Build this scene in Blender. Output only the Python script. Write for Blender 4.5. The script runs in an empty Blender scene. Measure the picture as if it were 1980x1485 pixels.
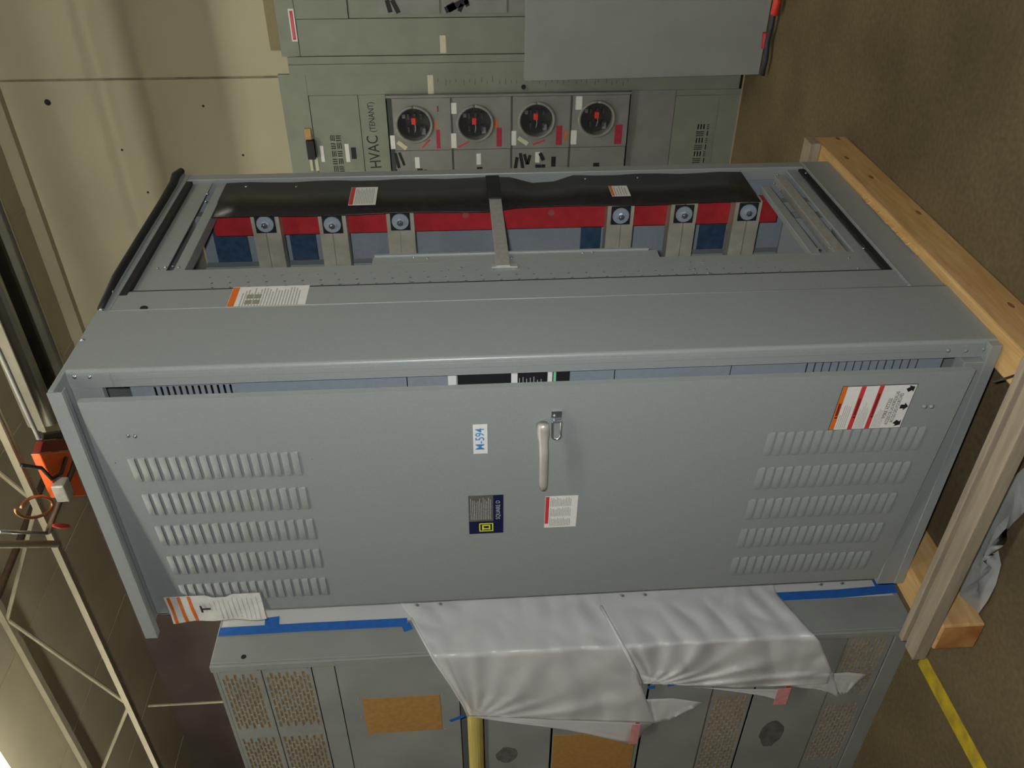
import bpy, math, random
from mathutils import Vector, Matrix, noise

random.seed(7)
scene = bpy.context.scene
COL = scene.collection

# ------------------------------------------------------------------ camera
FPX = 1638.06                      # focal length in pixels of the 1980x1485 frame
CAM = Vector((1.1948, -1.7127, 1.4952))
yaw, pitch, roll = 0.6407, 0.0568, -0.036
cy, sy = math.cos(yaw), math.sin(yaw)
FW = Vector((-sy * math.cos(pitch), cy * math.cos(pitch), -math.sin(pitch)))
RT0 = Vector((cy, sy, 0)); UP0 = RT0.cross(FW)
RT = math.cos(roll) * RT0 + math.sin(roll) * UP0      # real right = up in the picture
UP = -math.sin(roll) * RT0 + math.cos(roll) * UP0     # real up = left in the picture
cd = bpy.data.cameras.new('camera'); cam = bpy.data.objects.new('camera', cd); COL.objects.link(cam)
cd.sensor_fit = 'HORIZONTAL'; cd.sensor_width = 36; cd.lens = FPX / 1980 * 36
cd.clip_start = 0.02; cd.clip_end = 100
m = Matrix((-UP, RT, -FW)).transposed().to_4x4(); m.translation = CAM
cam.matrix_world = m
scene.camera = cam

# ------------------------------------------------------------------ light and exposure
LAMP_POWER = 12.5
FLASH_POWER = 19.0
w = bpy.data.worlds.new('world'); scene.world = w; w.use_nodes = True
w.node_tree.nodes['Background'].inputs[0].default_value = (0.90, 0.92, 0.90, 1)
w.node_tree.nodes['Background'].inputs[1].default_value = 0.0
fl = bpy.data.lights.new('camera_flash_offscreen', 'AREA'); fo = bpy.data.objects.new('camera_flash_offscreen', fl); COL.objects.link(fo)
fl.shape = 'RECTANGLE'; fl.size = 0.05; fl.size_y = 0.03; fl.energy = FLASH_POWER; fl.color = (0.97, 0.99, 1.0)
fm = m.copy(); fm.translation = CAM + RT * 0.03 + UP * 0.05; fo.matrix_world = fm
vs = scene.view_settings
vs.view_transform = 'Standard'; vs.look = 'None'; vs.gamma = 1; vs.use_curve_mapping = False
vs.exposure = 0.9

# ------------------------------------------------------------------ pixel helpers
def ray(x, y):
    return FW + RT * ((742.5 - y) / FPX) + UP * ((990 - x) / FPX)
def hit(x, y, p, n):
    d = ray(x, y); return CAM + d * ((p - CAM).dot(n) / d.dot(n))
def onz(x, y, z): return hit(x, y, Vector((0, 0, z)), Vector((0, 0, 1)))

class Frame:
    """a plane: a = towards the right as seen, b = up, n = outwards"""
    def __init__(s, O, a, n):
        s.O = Vector(O); s.a = Vector(a).normalized(); s.n = Vector(n).normalized(); s.b = Vector((0, 0, 1))
    def px(s, x, y, off=0.0):
        p = hit(x, y, s.O + s.n * off, s.n) - s.O
        return p.dot(s.a), p.dot(s.b)
    def P(s, a, b, n=0.0): return s.O + s.a * a + s.b * b + s.n * n
    def rc(s, tr, bl, off=0.0):
        a1, b1 = s.px(*tr, off); a0, b0 = s.px(*bl, off)
        return min(a0, a1), max(a0, a1), min(b0, b1), max(b0, b1)
    def rot(s): return Matrix((s.a, s.b, s.n)).transposed()

# ------------------------------------------------------------------ materials
def lin(c): return tuple(((v / 12.92) if v <= 0.04045 else ((v + 0.055) / 1.055) ** 2.4) for v in c)
def rgb(r, g, b): return lin((r / 255, g / 255, b / 255))
MATS = {}
def mat(name, col, rough=0.5, metal=0.0, var=0.06, scale=30, bump=0.0, bscale=None, emit=None, estr=0, spec=0.5, col2=None, stretch=None, detail=4):
    if name in MATS: return MATS[name]
    M = bpy.data.materials.new(name); M.use_nodes = True
    nt = M.node_tree; N = nt.nodes; Lk = nt.links
    bs = N['Principled BSDF']
    bs.inputs['Roughness'].default_value = rough; bs.inputs['Metallic'].default_value = metal
    bs.inputs['Specular IOR Level'].default_value = spec
    tc = N.new('ShaderNodeTexCoord'); mp = N.new('ShaderNodeMapping')
    Lk.new(tc.outputs['Object'], mp.inputs['Vector'])
    if stretch: mp.inputs['Scale'].default_value = stretch
    nz = N.new('ShaderNodeTexNoise'); nz.inputs['Scale'].default_value = scale; nz.inputs['Detail'].default_value = detail
    Lk.new(mp.outputs['Vector'], nz.inputs['Vector'])
    rp = N.new('ShaderNodeValToRGB')
    c1 = col2 if col2 else tuple(max(0, v * (1 - var)) for v in col)
    c2 = col if col2 else tuple(min(1, v * (1 + var)) for v in col)
    rp.color_ramp.elements[0].position = 0.3; rp.color_ramp.elements[1].position = 0.7
    rp.color_ramp.elements[0].color = (*c1, 1); rp.color_ramp.elements[1].color = (*c2, 1)
    Lk.new(nz.outputs['Fac'], rp.inputs['Fac']); Lk.new(rp.outputs['Color'], bs.inputs['Base Color'])
    if bump:
        nb = N.new('ShaderNodeTexNoise'); nb.inputs['Scale'].default_value = bscale or scale * 4
        Lk.new(mp.outputs['Vector'], nb.inputs['Vector'])
        bp = N.new('ShaderNodeBump'); bp.inputs['Strength'].default_value = bump; bp.inputs['Distance'].default_value = 0.002
        Lk.new(nb.outputs['Fac'], bp.inputs['Height']); Lk.new(bp.outputs['Normal'], bs.inputs['Normal'])
    if emit:
        bs.inputs['Emission Color'].default_value = (*emit, 1); bs.inputs['Emission Strength'].default_value = estr
    MATS[name] = M
    return M

GREY = mat('grey_enamel', (0.285, 0.308, 0.302), 0.36, 0, 0.035, 160, 0.06, 500)
GREY2 = mat('grey_blue_interior', (0.26, 0.295, 0.325), 0.45, 0, 0.05, 60)
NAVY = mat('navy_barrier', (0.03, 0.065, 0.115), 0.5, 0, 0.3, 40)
GALV = mat('galvanised_steel', (0.42, 0.42, 0.39), 0.45, 0.3, 0.12, 60)
BUS = mat('tin_plated_bus_bar', (0.62, 0.60, 0.49), 0.45, 0.4, 0.2, 14, col2=(0.44, 0.42, 0.32))
ZINC = mat('zinc_hardware', (0.62, 0.65, 0.68), 0.22, 0.9, 0.05, 100)
WASH = mat('grey_washer', (0.40, 0.47, 0.53), 0.35, 0.3, 0.05, 100)
BLACK = mat('black_rubber', (0.012, 0.012, 0.013), 0.55, 0, 0.3, 60)
BSHEET = mat('black_plastic_sheet', (0.022, 0.02, 0.019), 0.32, 0, 0.25, 50, 0.1, 200)
RED = mat('red_insulating_bar', (0.42, 0.025, 0.03), 0.45, 0, 0.12, 40)
NICKEL = mat('satin_handle', (0.50, 0.48, 0.43), 0.38, 0.25, 0.05, 60)
WHITE = mat('white_label', (0.78, 0.77, 0.73), 0.5, 0, 0.03, 60)
TEXTG = mat('label_print_grey', (0.42, 0.41, 0.39), 0.6, 0, 0.3, 300)
INK = mat('black_ink', (0.012, 0.012, 0.014), 0.6, 0, 0.2, 100)
BLUEINK = mat('blue_ink', (0.05, 0.28, 0.62), 0.6, 0, 0.05, 100)
ORANGEL = mat('orange_label', (0.72, 0.16, 0.015), 0.5, 0, 0.08, 80)
REDL = mat('red_label', (0.60, 0.045, 0.05), 0.5, 0, 0.1, 80)
DRED = mat('dark_red_print', (0.22, 0.02, 0.015), 0.6, 0, 0.2, 80)
YEL = mat('yellow_print', (0.75, 0.78, 0.03), 0.5, 0, 0.05, 80)
NAVYP = mat('navy_plate', (0.012, 0.016, 0.06), 0.35, 0, 0.15, 80)
PLATEG = mat('dark_silver_plate', (0.16, 0.155, 0.14), 0.4, 0.3, 0.15, 200)
PINE = mat('fresh_pine', (0.66, 0.43, 0.19), 0.65, 0, 0.2, 6, 0.25, 60, col2=(0.50, 0.29, 0.10), stretch=(9, 1, 9))
PINEK = mat('pine_knot', (0.24, 0.11, 0.035), 0.7, 0, 0.3, 40)
ENDG = mat('pine_end_grain', (0.60, 0.32, 0.10), 0.8, 0, 0.2, 14, 0.3, 80, col2=(0.38, 0.14, 0.03))
WEATH = mat('weathered_timber', (0.40, 0.33, 0.235), 0.8, 0, 0.3, 5, 0.3, 60, col2=(0.29, 0.235, 0.175), stretch=(1, 12, 12))
GREEN = mat('grey_green_enamel', (0.235, 0.255, 0.205), 0.5, 0, 0.07, 9, 0.04, 300)
GREEN2 = mat('grey_meter_enamel', (0.245, 0.245, 0.225), 0.5, 0, 0.08, 14, 0.04, 300)
GREEN3 = mat('grey_panel_enamel', (0.27, 0.285, 0.265), 0.5, 0, 0.05, 8, 0.04, 300)
RUST = mat('rusty_seam', (0.12, 0.075, 0.045), 0.8, 0, 0.4, 30)
OLDG = mat('old_grey_enamel', (0.285, 0.30, 0.275), 0.5, 0, 0.11, 5, 0.05, 300)
FILTER = mat('brown_filter_mat', (0.56, 0.40, 0.20), 0.9, 0, 0.3, 40, 0.4, 120, col2=(0.36, 0.22, 0.10))
BOARD = mat('brown_hardboard', (0.42, 0.225, 0.06), 0.75, 0, 0.12, 60, 0.15, 200)
YELF = mat('yellow_insulation', (0.62, 0.50, 0.13), 0.7, 0, 0.1, 10)
STAIN = mat('grimy_stain', (0.115, 0.115, 0.10), 0.8, 0, 0.35, 30)
TAPE = mat('blue_masking_tape', (0.02, 0.13, 0.46), 0.6, 0, 0.1, 50)
PINK = mat('pink_hem', (0.70, 0.30, 0.30), 0.6, 0, 0.1, 50)
WALL = mat('cream_wall_paint', (0.56, 0.52, 0.36), 0.75, 0, 0.05, 1.2, 0.15, 40, detail=8)
JOINT = mat('joint_sealant', (0.30, 0.25, 0.17), 0.8, 0, 0.3, 10)
CEIL = mat('ceiling_deck_paint', (0.44, 0.39, 0.27), 0.8, 0, 0.1, 1.5, 0.1, 40, detail=8)
BROWNW = mat('dark_brown_partition', (0.13, 0.10, 0.085), 0.8, 0, 0.2, 2)
STEELP = mat('painted_joist', (0.32, 0.285, 0.20), 0.6, 0, 0.1, 6)
ALU = mat('aluminium_reflector', (0.62, 0.60, 0.50), 0.35, 0.7, 0.1, 6)
TUBE = mat('heater_tube_dark', (0.05, 0.042, 0.035), 0.5, 0.3, 0.2, 10)
ORANGE = mat('orange_enamel', (0.80, 0.115, 0.015), 0.4, 0, 0.05, 20)
OXRED = mat('dark_red_enamel', (0.20, 0.018, 0.012), 0.5, 0, 0.15, 20)
COPPER = mat('copper_tube', (0.55, 0.26, 0.12), 0.35, 0.8, 0.1, 30)
BROWNP = mat('brown_pipe', (0.09, 0.055, 0.035), 0.6, 0.1, 0.2, 20)
PLUGR = mat('red_plug', (0.72, 0.05, 0.03), 0.45, 0, 0.05, 40)
BUFF = mat('buff_label', (0.60, 0.57, 0.42), 0.6, 0, 0.05, 60)
AMBER = mat('amber_sticker', (0.52, 0.32, 0.10), 0.5, 0, 0.1, 60)
LAMPM = mat('lamp_diffuser', (0.9, 0.9, 0.85), 0.5, emit=(1.0, 0.97, 0.84), estr=LAMP_POWER)
LAMPB = mat('lamp_housing', (0.7, 0.7, 0.66), 0.5)

def plastic():
    M = bpy.data.materials.new('milky_polythene'); M.use_nodes = True
    nt = M.node_tree; N = nt.nodes; L = nt.links
    bs = N['Principled BSDF']; out = N['Material Output']
    bs.inputs['Base Color'].default_value = (0.95, 0.95, 0.94, 1); bs.inputs['Roughness'].default_value = 0.22
    tl = N.new('ShaderNodeBsdfTranslucent'); tl.inputs['Color'].default_value = (0.8, 0.8, 0.78, 1)
    tr = N.new('ShaderNodeBsdfTransparent')
    tc = N.new('ShaderNodeTexCoord'); nz = N.new('ShaderNodeTexNoise'); nz.inputs['Scale'].default_value = 7; nz.inputs['Detail'].default_value = 5
    nz.inputs['Distortion'].default_value = 0.6; nz.noise_type = 'RIDGED_MULTIFRACTAL'
    L.new(tc.outputs['Object'], nz.inputs['Vector'])
    bp = N.new('ShaderNodeBump'); bp.inputs['Strength'].default_value = 0.55; bp.inputs['Distance'].default_value = 0.006
    L.new(nz.outputs['Fac'], bp.inputs['Height']); L.new(bp.outputs['Normal'], bs.inputs['Normal'])
    m1 = N.new('ShaderNodeMixShader'); m1.inputs[0].default_value = 0.15
    L.new(bs.outputs[0], m1.inputs[1]); L.new(tl.outputs[0], m1.inputs[2])
    m2 = N.new('ShaderNodeMixShader'); m2.inputs[0].default_value = 0.44
    L.new(m1.outputs[0], m2.inputs[1]); L.new(tr.outputs[0], m2.inputs[2]); L.new(m2.outputs[0], out.inputs[0])
    return M
POLY = plastic()

def floor_mat():
    M = bpy.data.materials.new('stained_concrete'); M.use_nodes = True
    nt = M.node_tree; N = nt.nodes; L = nt.links; bs = N['Principled BSDF']
    tc = N.new('ShaderNodeTexCoord')
    n1 = N.new('ShaderNodeTexNoise'); n1.inputs['Scale'].default_value = 2.2; n1.inputs['Detail'].default_value = 9
    n2 = N.new('ShaderNodeTexNoise'); n2.inputs['Scale'].default_value = 60; n2.inputs['Detail'].default_value = 3
    L.new(tc.outputs['Object'], n1.inputs[0]); L.new(tc.outputs['Object'], n2.inputs[0])
    r1 = N.new('ShaderNodeValToRGB'); e = r1.color_ramp.elements
    e[0].position = .3; e[0].color = (0.105, 0.080, 0.043, 1); e[1].position = .72; e[1].color = (0.180, 0.136, 0.073, 1)
    L.new(n1.outputs['Fac'], r1.inputs[0])
    mx = N.new('ShaderNodeMix'); mx.data_type = 'RGBA'; mx.blend_type = 'OVERLAY'; mx.inputs[0].default_value = 0.35
    L.new(r1.outputs[0], mx.inputs[6]); L.new(n2.outputs['Fac'], mx.inputs[7]); L.new(mx.outputs[2], bs.inputs['Base Color'])
    bs.inputs['Roughness'].default_value = 0.75; bs.inputs['Specular IOR Level'].default_value = 0.25
    bp = N.new('ShaderNodeBump'); bp.inputs['Strength'].default_value = 0.15; L.new(n2.outputs['Fac'], bp.inputs['Height']); L.new(bp.outputs[0], bs.inputs['Normal'])
    return M
FLOOR = floor_mat()
YLINE = mat('worn_yellow_paint', (0.62, 0.47, 0.01), 0.7, 0, 0.3, 22, col2=(0.36, 0.25, 0.02))

# ------------------------------------------------------------------ mesh builder
class MB:
    def __init__(s): s.v = []; s.f = []; s.mi = []
    def add(s, vs, fs, mi=0):
        o = len(s.v); s.v += [tuple(p) for p in vs]; s.f += [tuple(i + o for i in f) for f in fs]; s.mi += [mi] * len(fs); return s
    def hexa(s, P, mi=0):      # 8 points: bottom loop 4, top loop 4
        return s.add(P, [(3, 2, 1, 0), (4, 5, 6, 7), (0, 1, 5, 4), (1, 2, 6, 5), (2, 3, 7, 6), (3, 0, 4, 7)], mi)
    def box(s, x0, x1, y0, y1, z0, z1, mi=0):
        return s.hexa([(x0, y0, z0), (x1, y0, z0), (x1, y1, z0), (x0, y1, z0), (x0, y0, z1), (x1, y0, z1), (x1, y1, z1), (x0, y1, z1)], mi)
    def fbox(s, F, a0, a1, b0, b1, n0, n1, mi=0):
        return s.hexa([F.P(a0, b0, n0), F.P(a1, b0, n0), F.P(a1, b1, n0), F.P(a0, b1, n0), F.P(a0, b0, n1), F.P(a1, b0, n1), F.P(a1, b1, n1), F.P(a0, b1, n1)], mi)
    def prism(s, pts, off, mi=0):   # polygon of 3-D points, extruded by vector off
        n = len(pts); off = Vector(off); P = [Vector(p) for p in pts]; Q = [p + off for p in P]
        return s.add(P + Q, [tuple(range(n - 1, -1, -1)), tuple(range(n, 2 * n))] + [(i, (i + 1) % n, n + (i + 1) % n, n + i) for i in range(n)], mi)
    def cyl(s, p0, p1, r0, r1=None, n=16, mi=0):
        p0, p1 = Vector(p0), Vector(p1); r1 = r0 if r1 is None else r1
        d = (p1 - p0).normalized(); u = d.orthogonal().normalized(); v = d.cross(u)
        A = [p0 + (u * math.cos(2 * math.pi * i / n) + v * math.sin(2 * math.pi * i / n)) * r0 for i in range(n)]
        B = [p1 + (u * math.cos(2 * math.pi * i / n) + v * math.sin(2 * math.pi * i / n)) * r1 for i in range(n)]
        return s.add(A + B, [tuple(range(n - 1, -1, -1)), tuple(range(n, 2 * n))] + [(i, (i + 1) % n, n + (i + 1) % n, n + i) for i in range(n)], mi)
    def tube(s, pts, r, n=8, mi=0):
        pts = [Vector(p) for p in pts]; rings = []; u = None
        for i, p in enumerate(pts):
            d = (pts[min(i + 1, len(pts) - 1)] - pts[max(i - 1, 0)]).normalized()
            u = d.orthogonal().normalized() if u is None else (u - d * u.dot(d)).normalized()
            v = d.cross(u); rr = r[i] if isinstance(r, (list, tuple)) else r
            rings.append([p + (u * math.cos(2 * math.pi * k / n) + v * math.sin(2 * math.pi * k / n)) * rr for k in range(n)])
        V = [q for R in rings for q in R]; F = []
        for i in range(len(pts) - 1):
            for k in range(n): F.append((i * n + k, i * n + (k + 1) % n, (i + 1) * n + (k + 1) % n, (i + 1) * n + k))
        F += [tuple(range(n - 1, -1, -1)), tuple((len(pts) - 1) * n + k for k in range(n))]
        return s.add(V, F, mi)
    def plate(s, F, a0, a1, b0, b1, n0, n1, holes, mi=0):
        """slab between n0 (back) and n1 (front) with rectangular holes (a0,a1,b0,b1)"""
        q = lambda v: round(v, 5)
        A = sorted({q(a0), q(a1)} | {q(v) for h in holes for v in h[:2]}); B = sorted({q(b0), q(b1)} | {q(v) for h in holes for v in h[2:]})
        ia = {v: i for i, v in enumerate(A)}; ib = {v: i for i, v in enumerate(B)}
        nx, ny = len(A) - 1, len(B) - 1
        solid = [[True] * ny for _ in range(nx)]
        for h in holes:
            for i in range(ia[q(h[0])], ia[q(h[1])]):
                for j in range(ib[q(h[2])], ib[q(h[3])]): solid[i][j] = False
        V = []; idx = {}
        def vid(i, j, k):
            key = (i, j, k)
            if key not in idx: idx[key] = len(V); V.append(F.P(A[i], B[j], n1 if k else n0))
            return idx[key]
        fs = []
        # merge runs of solid cells along b to keep the count low
        S = lambda i, j: 0 <= i < nx and 0 <= j < ny and solid[i][j]
        for i in range(nx):
            for j in range(ny):
                if not solid[i][j]: continue
                fs.append((vid(i, j, 1), vid(i + 1, j, 1), vid(i + 1, j + 1, 1), vid(i, j + 1, 1)))
                fs.append((vid(i, j + 1, 0), vid(i + 1, j + 1, 0), vid(i + 1, j, 0), vid(i, j, 0)))
                if not S(i - 1, j): fs.append((vid(i, j, 0), vid(i, j, 1), vid(i, j + 1, 1), vid(i, j + 1, 0)))
                if not S(i + 1, j): fs.append((vid(i + 1, j, 1), vid(i + 1, j, 0), vid(i + 1, j + 1, 0), vid(i + 1, j + 1, 1)))
                if not S(i, j - 1): fs.append((vid(i, j, 0), vid(i + 1, j, 0), vid(i + 1, j, 1), vid(i, j, 1)))
                if not S(i, j + 1): fs.append((vid(i, j + 1, 1), vid(i + 1, j + 1, 1), vid(i + 1, j + 1, 0), vid(i, j + 1, 0)))
        return s.add(V, fs, mi)
    def mesh(s, name, mats, smooth=False):
        me = bpy.data.meshes.new(name); me.from_pydata(s.v, [], s.f)
        for M in (mats if isinstance(mats, (list, tuple)) else [mats]): me.materials.append(M)
        me.polygons.foreach_set('material_index', s.mi)
        if smooth: me.polygons.foreach_set('use_smooth', [True] * len(s.f))
        me.update(); return me
    def build(s, name, mats, parent=None, bevel=0, smooth=False):
        o = bpy.data.objects.new(name, s.mesh(name, mats, smooth)); link(o, parent)
        if bevel:
            b = o.modifiers.new('bevel', 'BEVEL'); b.width = bevel; b.segments = 2; b.limit_method = 'ANGLE'; b.angle_limit = math.radians(40)
        return o

def link(o, parent=None):
    COL.objects.link(o)
    if parent is not None:
        o.parent = parent
        if parent.type == 'EMPTY': o.matrix_parent_inverse = Matrix.Translation(-parent.location)
    return o
def tag(o, label, cat, group=None):
    o['label'] = label; o['category'] = cat
    if group: o['group'] = group
    return o
def thing(name, loc, label, cat, group=None):
    o = bpy.data.objects.new(name, None); o.location = loc; o.empty_display_size = 0.1; COL.objects.link(o)
    return tag(o, label, cat, group)
def struct(o): o['kind'] = 'structure'; return o
def inst(name, me, M, parent):
    o = bpy.data.objects.new(name, me); link(o, parent); o.matrix_basis = M; return o
def fm4(F, a, b, n=0.0):
    M = F.rot().to_4x4(); M.translation = F.P(a, b, n); return M
def text(name, body, F, a, b, n, size, M, parent, sx=1.0, align='LEFT', rotz=0.0, bold=0.0):
    cu = bpy.data.curves.new(name, 'FONT'); cu.body = body; cu.size = size; cu.align_x = align; cu.align_y = 'CENTER'; cu.extrude = 0.0002; cu.resolution_u = 3; cu.offset = bold
    t = bpy.data.objects.new(name, cu); COL.objects.link(t)
    bpy.context.view_layer.update()
    me = bpy.data.meshes.new_from_object(t.evaluated_get(bpy.context.evaluated_depsgraph_get()))
    bpy.data.objects.remove(t); bpy.data.curves.remove(cu)
    me.name = name; me.materials.clear(); me.materials.append(M)
    X = fm4(F, a, b, n) @ Matrix.Rotation(rotz, 4, 'Z') @ Matrix.Diagonal((sx, 1, 1, 1))
    me.transform(X)
    o = bpy.data.objects.new(name, me); return link(o, parent)

def lines(mb, F, a0, a1, b0, b1, n, count, mi=0, fill=0.45, ragged=0.25):
    """small illegible print: thin bars"""
    h = (b1 - b0) / count
    for i in range(count):
        t = b1 - h * i
        e = a1 - (a1 - a0) * ragged * random.random()
        mb.fbox(F, a0, e, t - h * fill, t, n, n + 0.0002, mi)

# hex bolt head / round screw head meshes, axis +z
def bolt_mesh(r=0.006, h=0.005):
    b = MB(); b.cyl((0, 0, 0), (0, 0, 0.0015), r * 1.5, n=12); b.cyl((0, 0, 0.0015), (0, 0, h), r, r * 0.9, n=6)
    b.cyl((0, 0, h), (0, 0, h + 0.001), r * 0.5, r * 0.4, n=8); return b.mesh('bolt', ZINC)
BOLT = bolt_mesh()
def screw_mesh(r=0.006, M=ZINC):
    b = MB()
    for k in range(3):
        t0, t1 = k / 3 * math.pi / 2, (k + 1) / 3 * math.pi / 2
        b.cyl((0, 0, r * 0.6 * math.sin(t0)), (0, 0, r * 0.6 * math.sin(t1)), r * math.cos(t0), max(r * math.cos(t1), 0.0005), n=12)
    return b.mesh('screw', M, smooth=True)
SCREW = screw_mesh(); SCREWG = screw_mesh(0.006, GREY)

# ================================================================== the room
ZC = 4.6; YW = 4.2
f = struct(MB().box(-14, 6, -7, YW + .2, -0.2, 0).build('floor', FLOOR))
ln = MB()
l0, l1 = onz(1783, 1268, 0), onz(1912, 1485, 0)
ln.hexa([(l0.x - .045, l0.y, .0), (l1.x - .035, -3.5, .0), (l1.x + .035, -3.5, .0), (l0.x + .02, l0.y, .0),
         (l0.x - .045, l0.y, .0015), (l1.x - .035, -3.5, .0015), (l1.x + .035, -3.5, .0015), (l0.x + .02, l0.y, .0015)])
ln.build('painted_line', YLINE, f)
WF = Frame((0, YW, 0), (1, 0, 0), (0, -1, 0))
sa, _ = WF.px(300, 152)
wl = struct(MB().box(-14, sa - .008, YW, YW + .15, 0, ZC).box(sa + .008, 6, YW, YW + .15, 0, ZC).build('wall_back', WALL))
MB().box(sa - .008, sa + .008, YW + .006, YW + .1, 0, ZC).build('joint', JOINT, wl)
a, b = WF.px(92, 198)
inst('anchor_hole', (lambda mb: mb.cyl((0, 0, 0), (0, 0, .004), .022, .016, 10).mesh('anchor_hole', INK))(MB()), fm4(WF, a, b, 0), wl)
for i, (x, y) in enumerate([(286, 372), (393, 205), (470, 300), (236, 290)]):
    a, b = WF.px(x, y)
    inst('anchor_hole', bpy.data.meshes['anchor_hole'], fm4(WF, a, b, 0) @ Matrix.Scale(0.4, 4), wl)
cl = struct(MB().box(-14, 6, -7, YW + .2, ZC, ZC + .2).build('ceiling', CEIL))
for k in range(11):    # deck battens running towards the wall
    x = -9.5 + k * 1.15
    MB().box(x - .02, x + .02, -3, YW, ZC - .005, ZC).build('batten', CEIL, cl)
# ledger at the top of the wall
MB().box(-14, 6, YW - .06, YW, ZC - .10, ZC).build('wall_ledger', CEIL, wl)
struct(MB().box(-14.2, -14, -7, YW + .2, 0, ZC).build('wall_left', BROWNW))
# brown partition invented to fill the shadowed space behind the cabinets
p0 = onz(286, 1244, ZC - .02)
struct(MB().box(-14, -3.4, p0.y, p0.y + .15, 0, ZC).build('wall_partition', BROWNW))

# open web joist under the deck
YJ = 2.05
jt = thing('roof_joist', (-5, YJ, 4.03), 'beige painted open-web steel roof joist running under the ceiling', 'joist')
MB().box(-13, 5, YJ - .025, YJ + .025, ZC - .06, ZC - .02).build('top_chord', STEELP, jt)
MB().box(-13, 5, YJ - .024, YJ - .008, 4.01, 4.05).box(-13, 5, YJ + .008, YJ + .024, 4.01, 4.05).build('bottom_chord', STEELP, jt)
wb = MB().cyl((0, 0, 0), (1.03, 0, ZC - .05 - 4.03), .014, n=8).mesh('web_bar', STEELP)
wb2 = MB().cyl((0, 0, ZC - .05 - 4.03), (1.03, 0, 0), .014, n=8).mesh('web_bar', STEELP)
for k in range(7):
    inst('web_bar', wb, Matrix.Translation((-10.6 + 2.06 * k, YJ, 4.03)), jt)
    inst('web_bar', wb2, Matrix.Translation((-9.57 + 2.06 * k, YJ, 4.03)), jt)
# sprinkler branch pipe under the deck
q0, q1 = onz(0, 1140, 4.3), onz(52, 1010, 4.3)
d = (q1 - q0); tag(MB().tube([q0 - d * 1.2, q0, q1, q1 + d * 2.2], .022, 10).build('sprinkler_pipe', BROWNP, smooth=True), 'thin brown pipe crossing under the steel roof joist', 'pipe')

# hanging fluorescent fixtures: one shows in the corner of the picture
def fixture(x0, x1, yc, z, label, kind=None):
    t = thing(kind + '_fixture_offscreen' if kind else 'fluorescent_fixture', ((x0 + x1) / 2, yc, z), label, 'light fixture', 'overhead fluorescent fixtures')
    hb = MB(); L = x1 - x0
    hb.prism([(x0, yc - .055, z + .03), (x0, yc - .04, z + .09), (x0, yc + .04, z + .09), (x0, yc + .055, z + .03)], (L, 0, 0))
    hb.build('housing', LAMPB, t)
    for dy, sd in ((-.075, 'near'), (.075, 'far')): MB().cyl((x0 + .03, yc + dy, z), (x1 - .03, yc + dy, z), .026, n=12).build(kind + '_' + sd + '_tube_offscreen' if kind else 'tube', LAMPM, t, smooth=True)
    for xx in (x0 + .3, x1 - .3): MB().cyl((xx, yc, z + .08), (xx, yc, ZC), .006, n=6).build('hanger', ZINC, t)
le = onz(22, 1463, 4.25)
fixture(-7.4, le.x + .35, le.y - .16, 4.25, 'bright fluorescent fixture hanging near the roof joist')
fixture(-2.4, 0.0, le.y - .16, 4.25, 'fluorescent fixture hanging above the grey cabinet with open side', 'cabinet')
fixture(1.0, 3.4, le.y - .16, 4.25, 'fluorescent fixture hanging above the loose grey sheet-metal panel', 'panel')
fixture(-3.6, -1.2, -1.5, 4.25, 'fluorescent fixture over the aisle in front of the taped cabinet', 'aisle')
fixture(-.2, 2.2, -1.5, 4.25, 'fluorescent fixture over the aisle in front of the open cabinet', 'walkway')

# radiant tube heater
ZH = 3.85
h0, h1 = onz(0, 425, ZH), onz(112, 722, ZH)
yh = (h0.y + h1.y) / 2
xr = h0.x + 3.0; xl = onz(92, 825, ZH).x
ht = thing('tube_heater', (xl, yh - .18, ZH), 'long shiny radiant tube heater with orange burner box hanging below the ceiling', 'heater')
rf = MB()
rf.prism([(xl, yh, ZH - .02), (xl, yh - .07, ZH + .11), (xl, yh - .30, ZH + .11), (xl, yh - .37, ZH - .02), (xl, yh - .36, ZH - .02), (xl, yh - .295, ZH + .10), (xl, yh - .075, ZH + .10), (xl, yh - .01, ZH - .02)], (xr - xl, 0, 0))
rf.build('reflector', ALU, ht)
MB().box(xl, xr, yh - .004, yh + .004, ZH - .045, ZH + .01).build('reflector_lip', ALU, ht)
MB().cyl((xl, yh - .13, ZH + .0), (xr, yh - .13, ZH + .0), .045, n=14).build('burner_tube', TUBE, ht, smooth=True)
MB().cyl((xl, yh - .26, ZH + .0), (xr, yh - .26, ZH + .0), .045, n=14).build('return_tube', ALU, ht, smooth=True)
# suspended conduit beside it
c0, c1 = onz(0, 682, ZH - .25), onz(75, 848, ZH - .25)
tag(MB().cyl(c1, c0 + (c0 - c1) * 4, .011, n=8).build('conduit', GALV, smooth=True), 'thin bright conduit running beside the tube heater', 'conduit')
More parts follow.
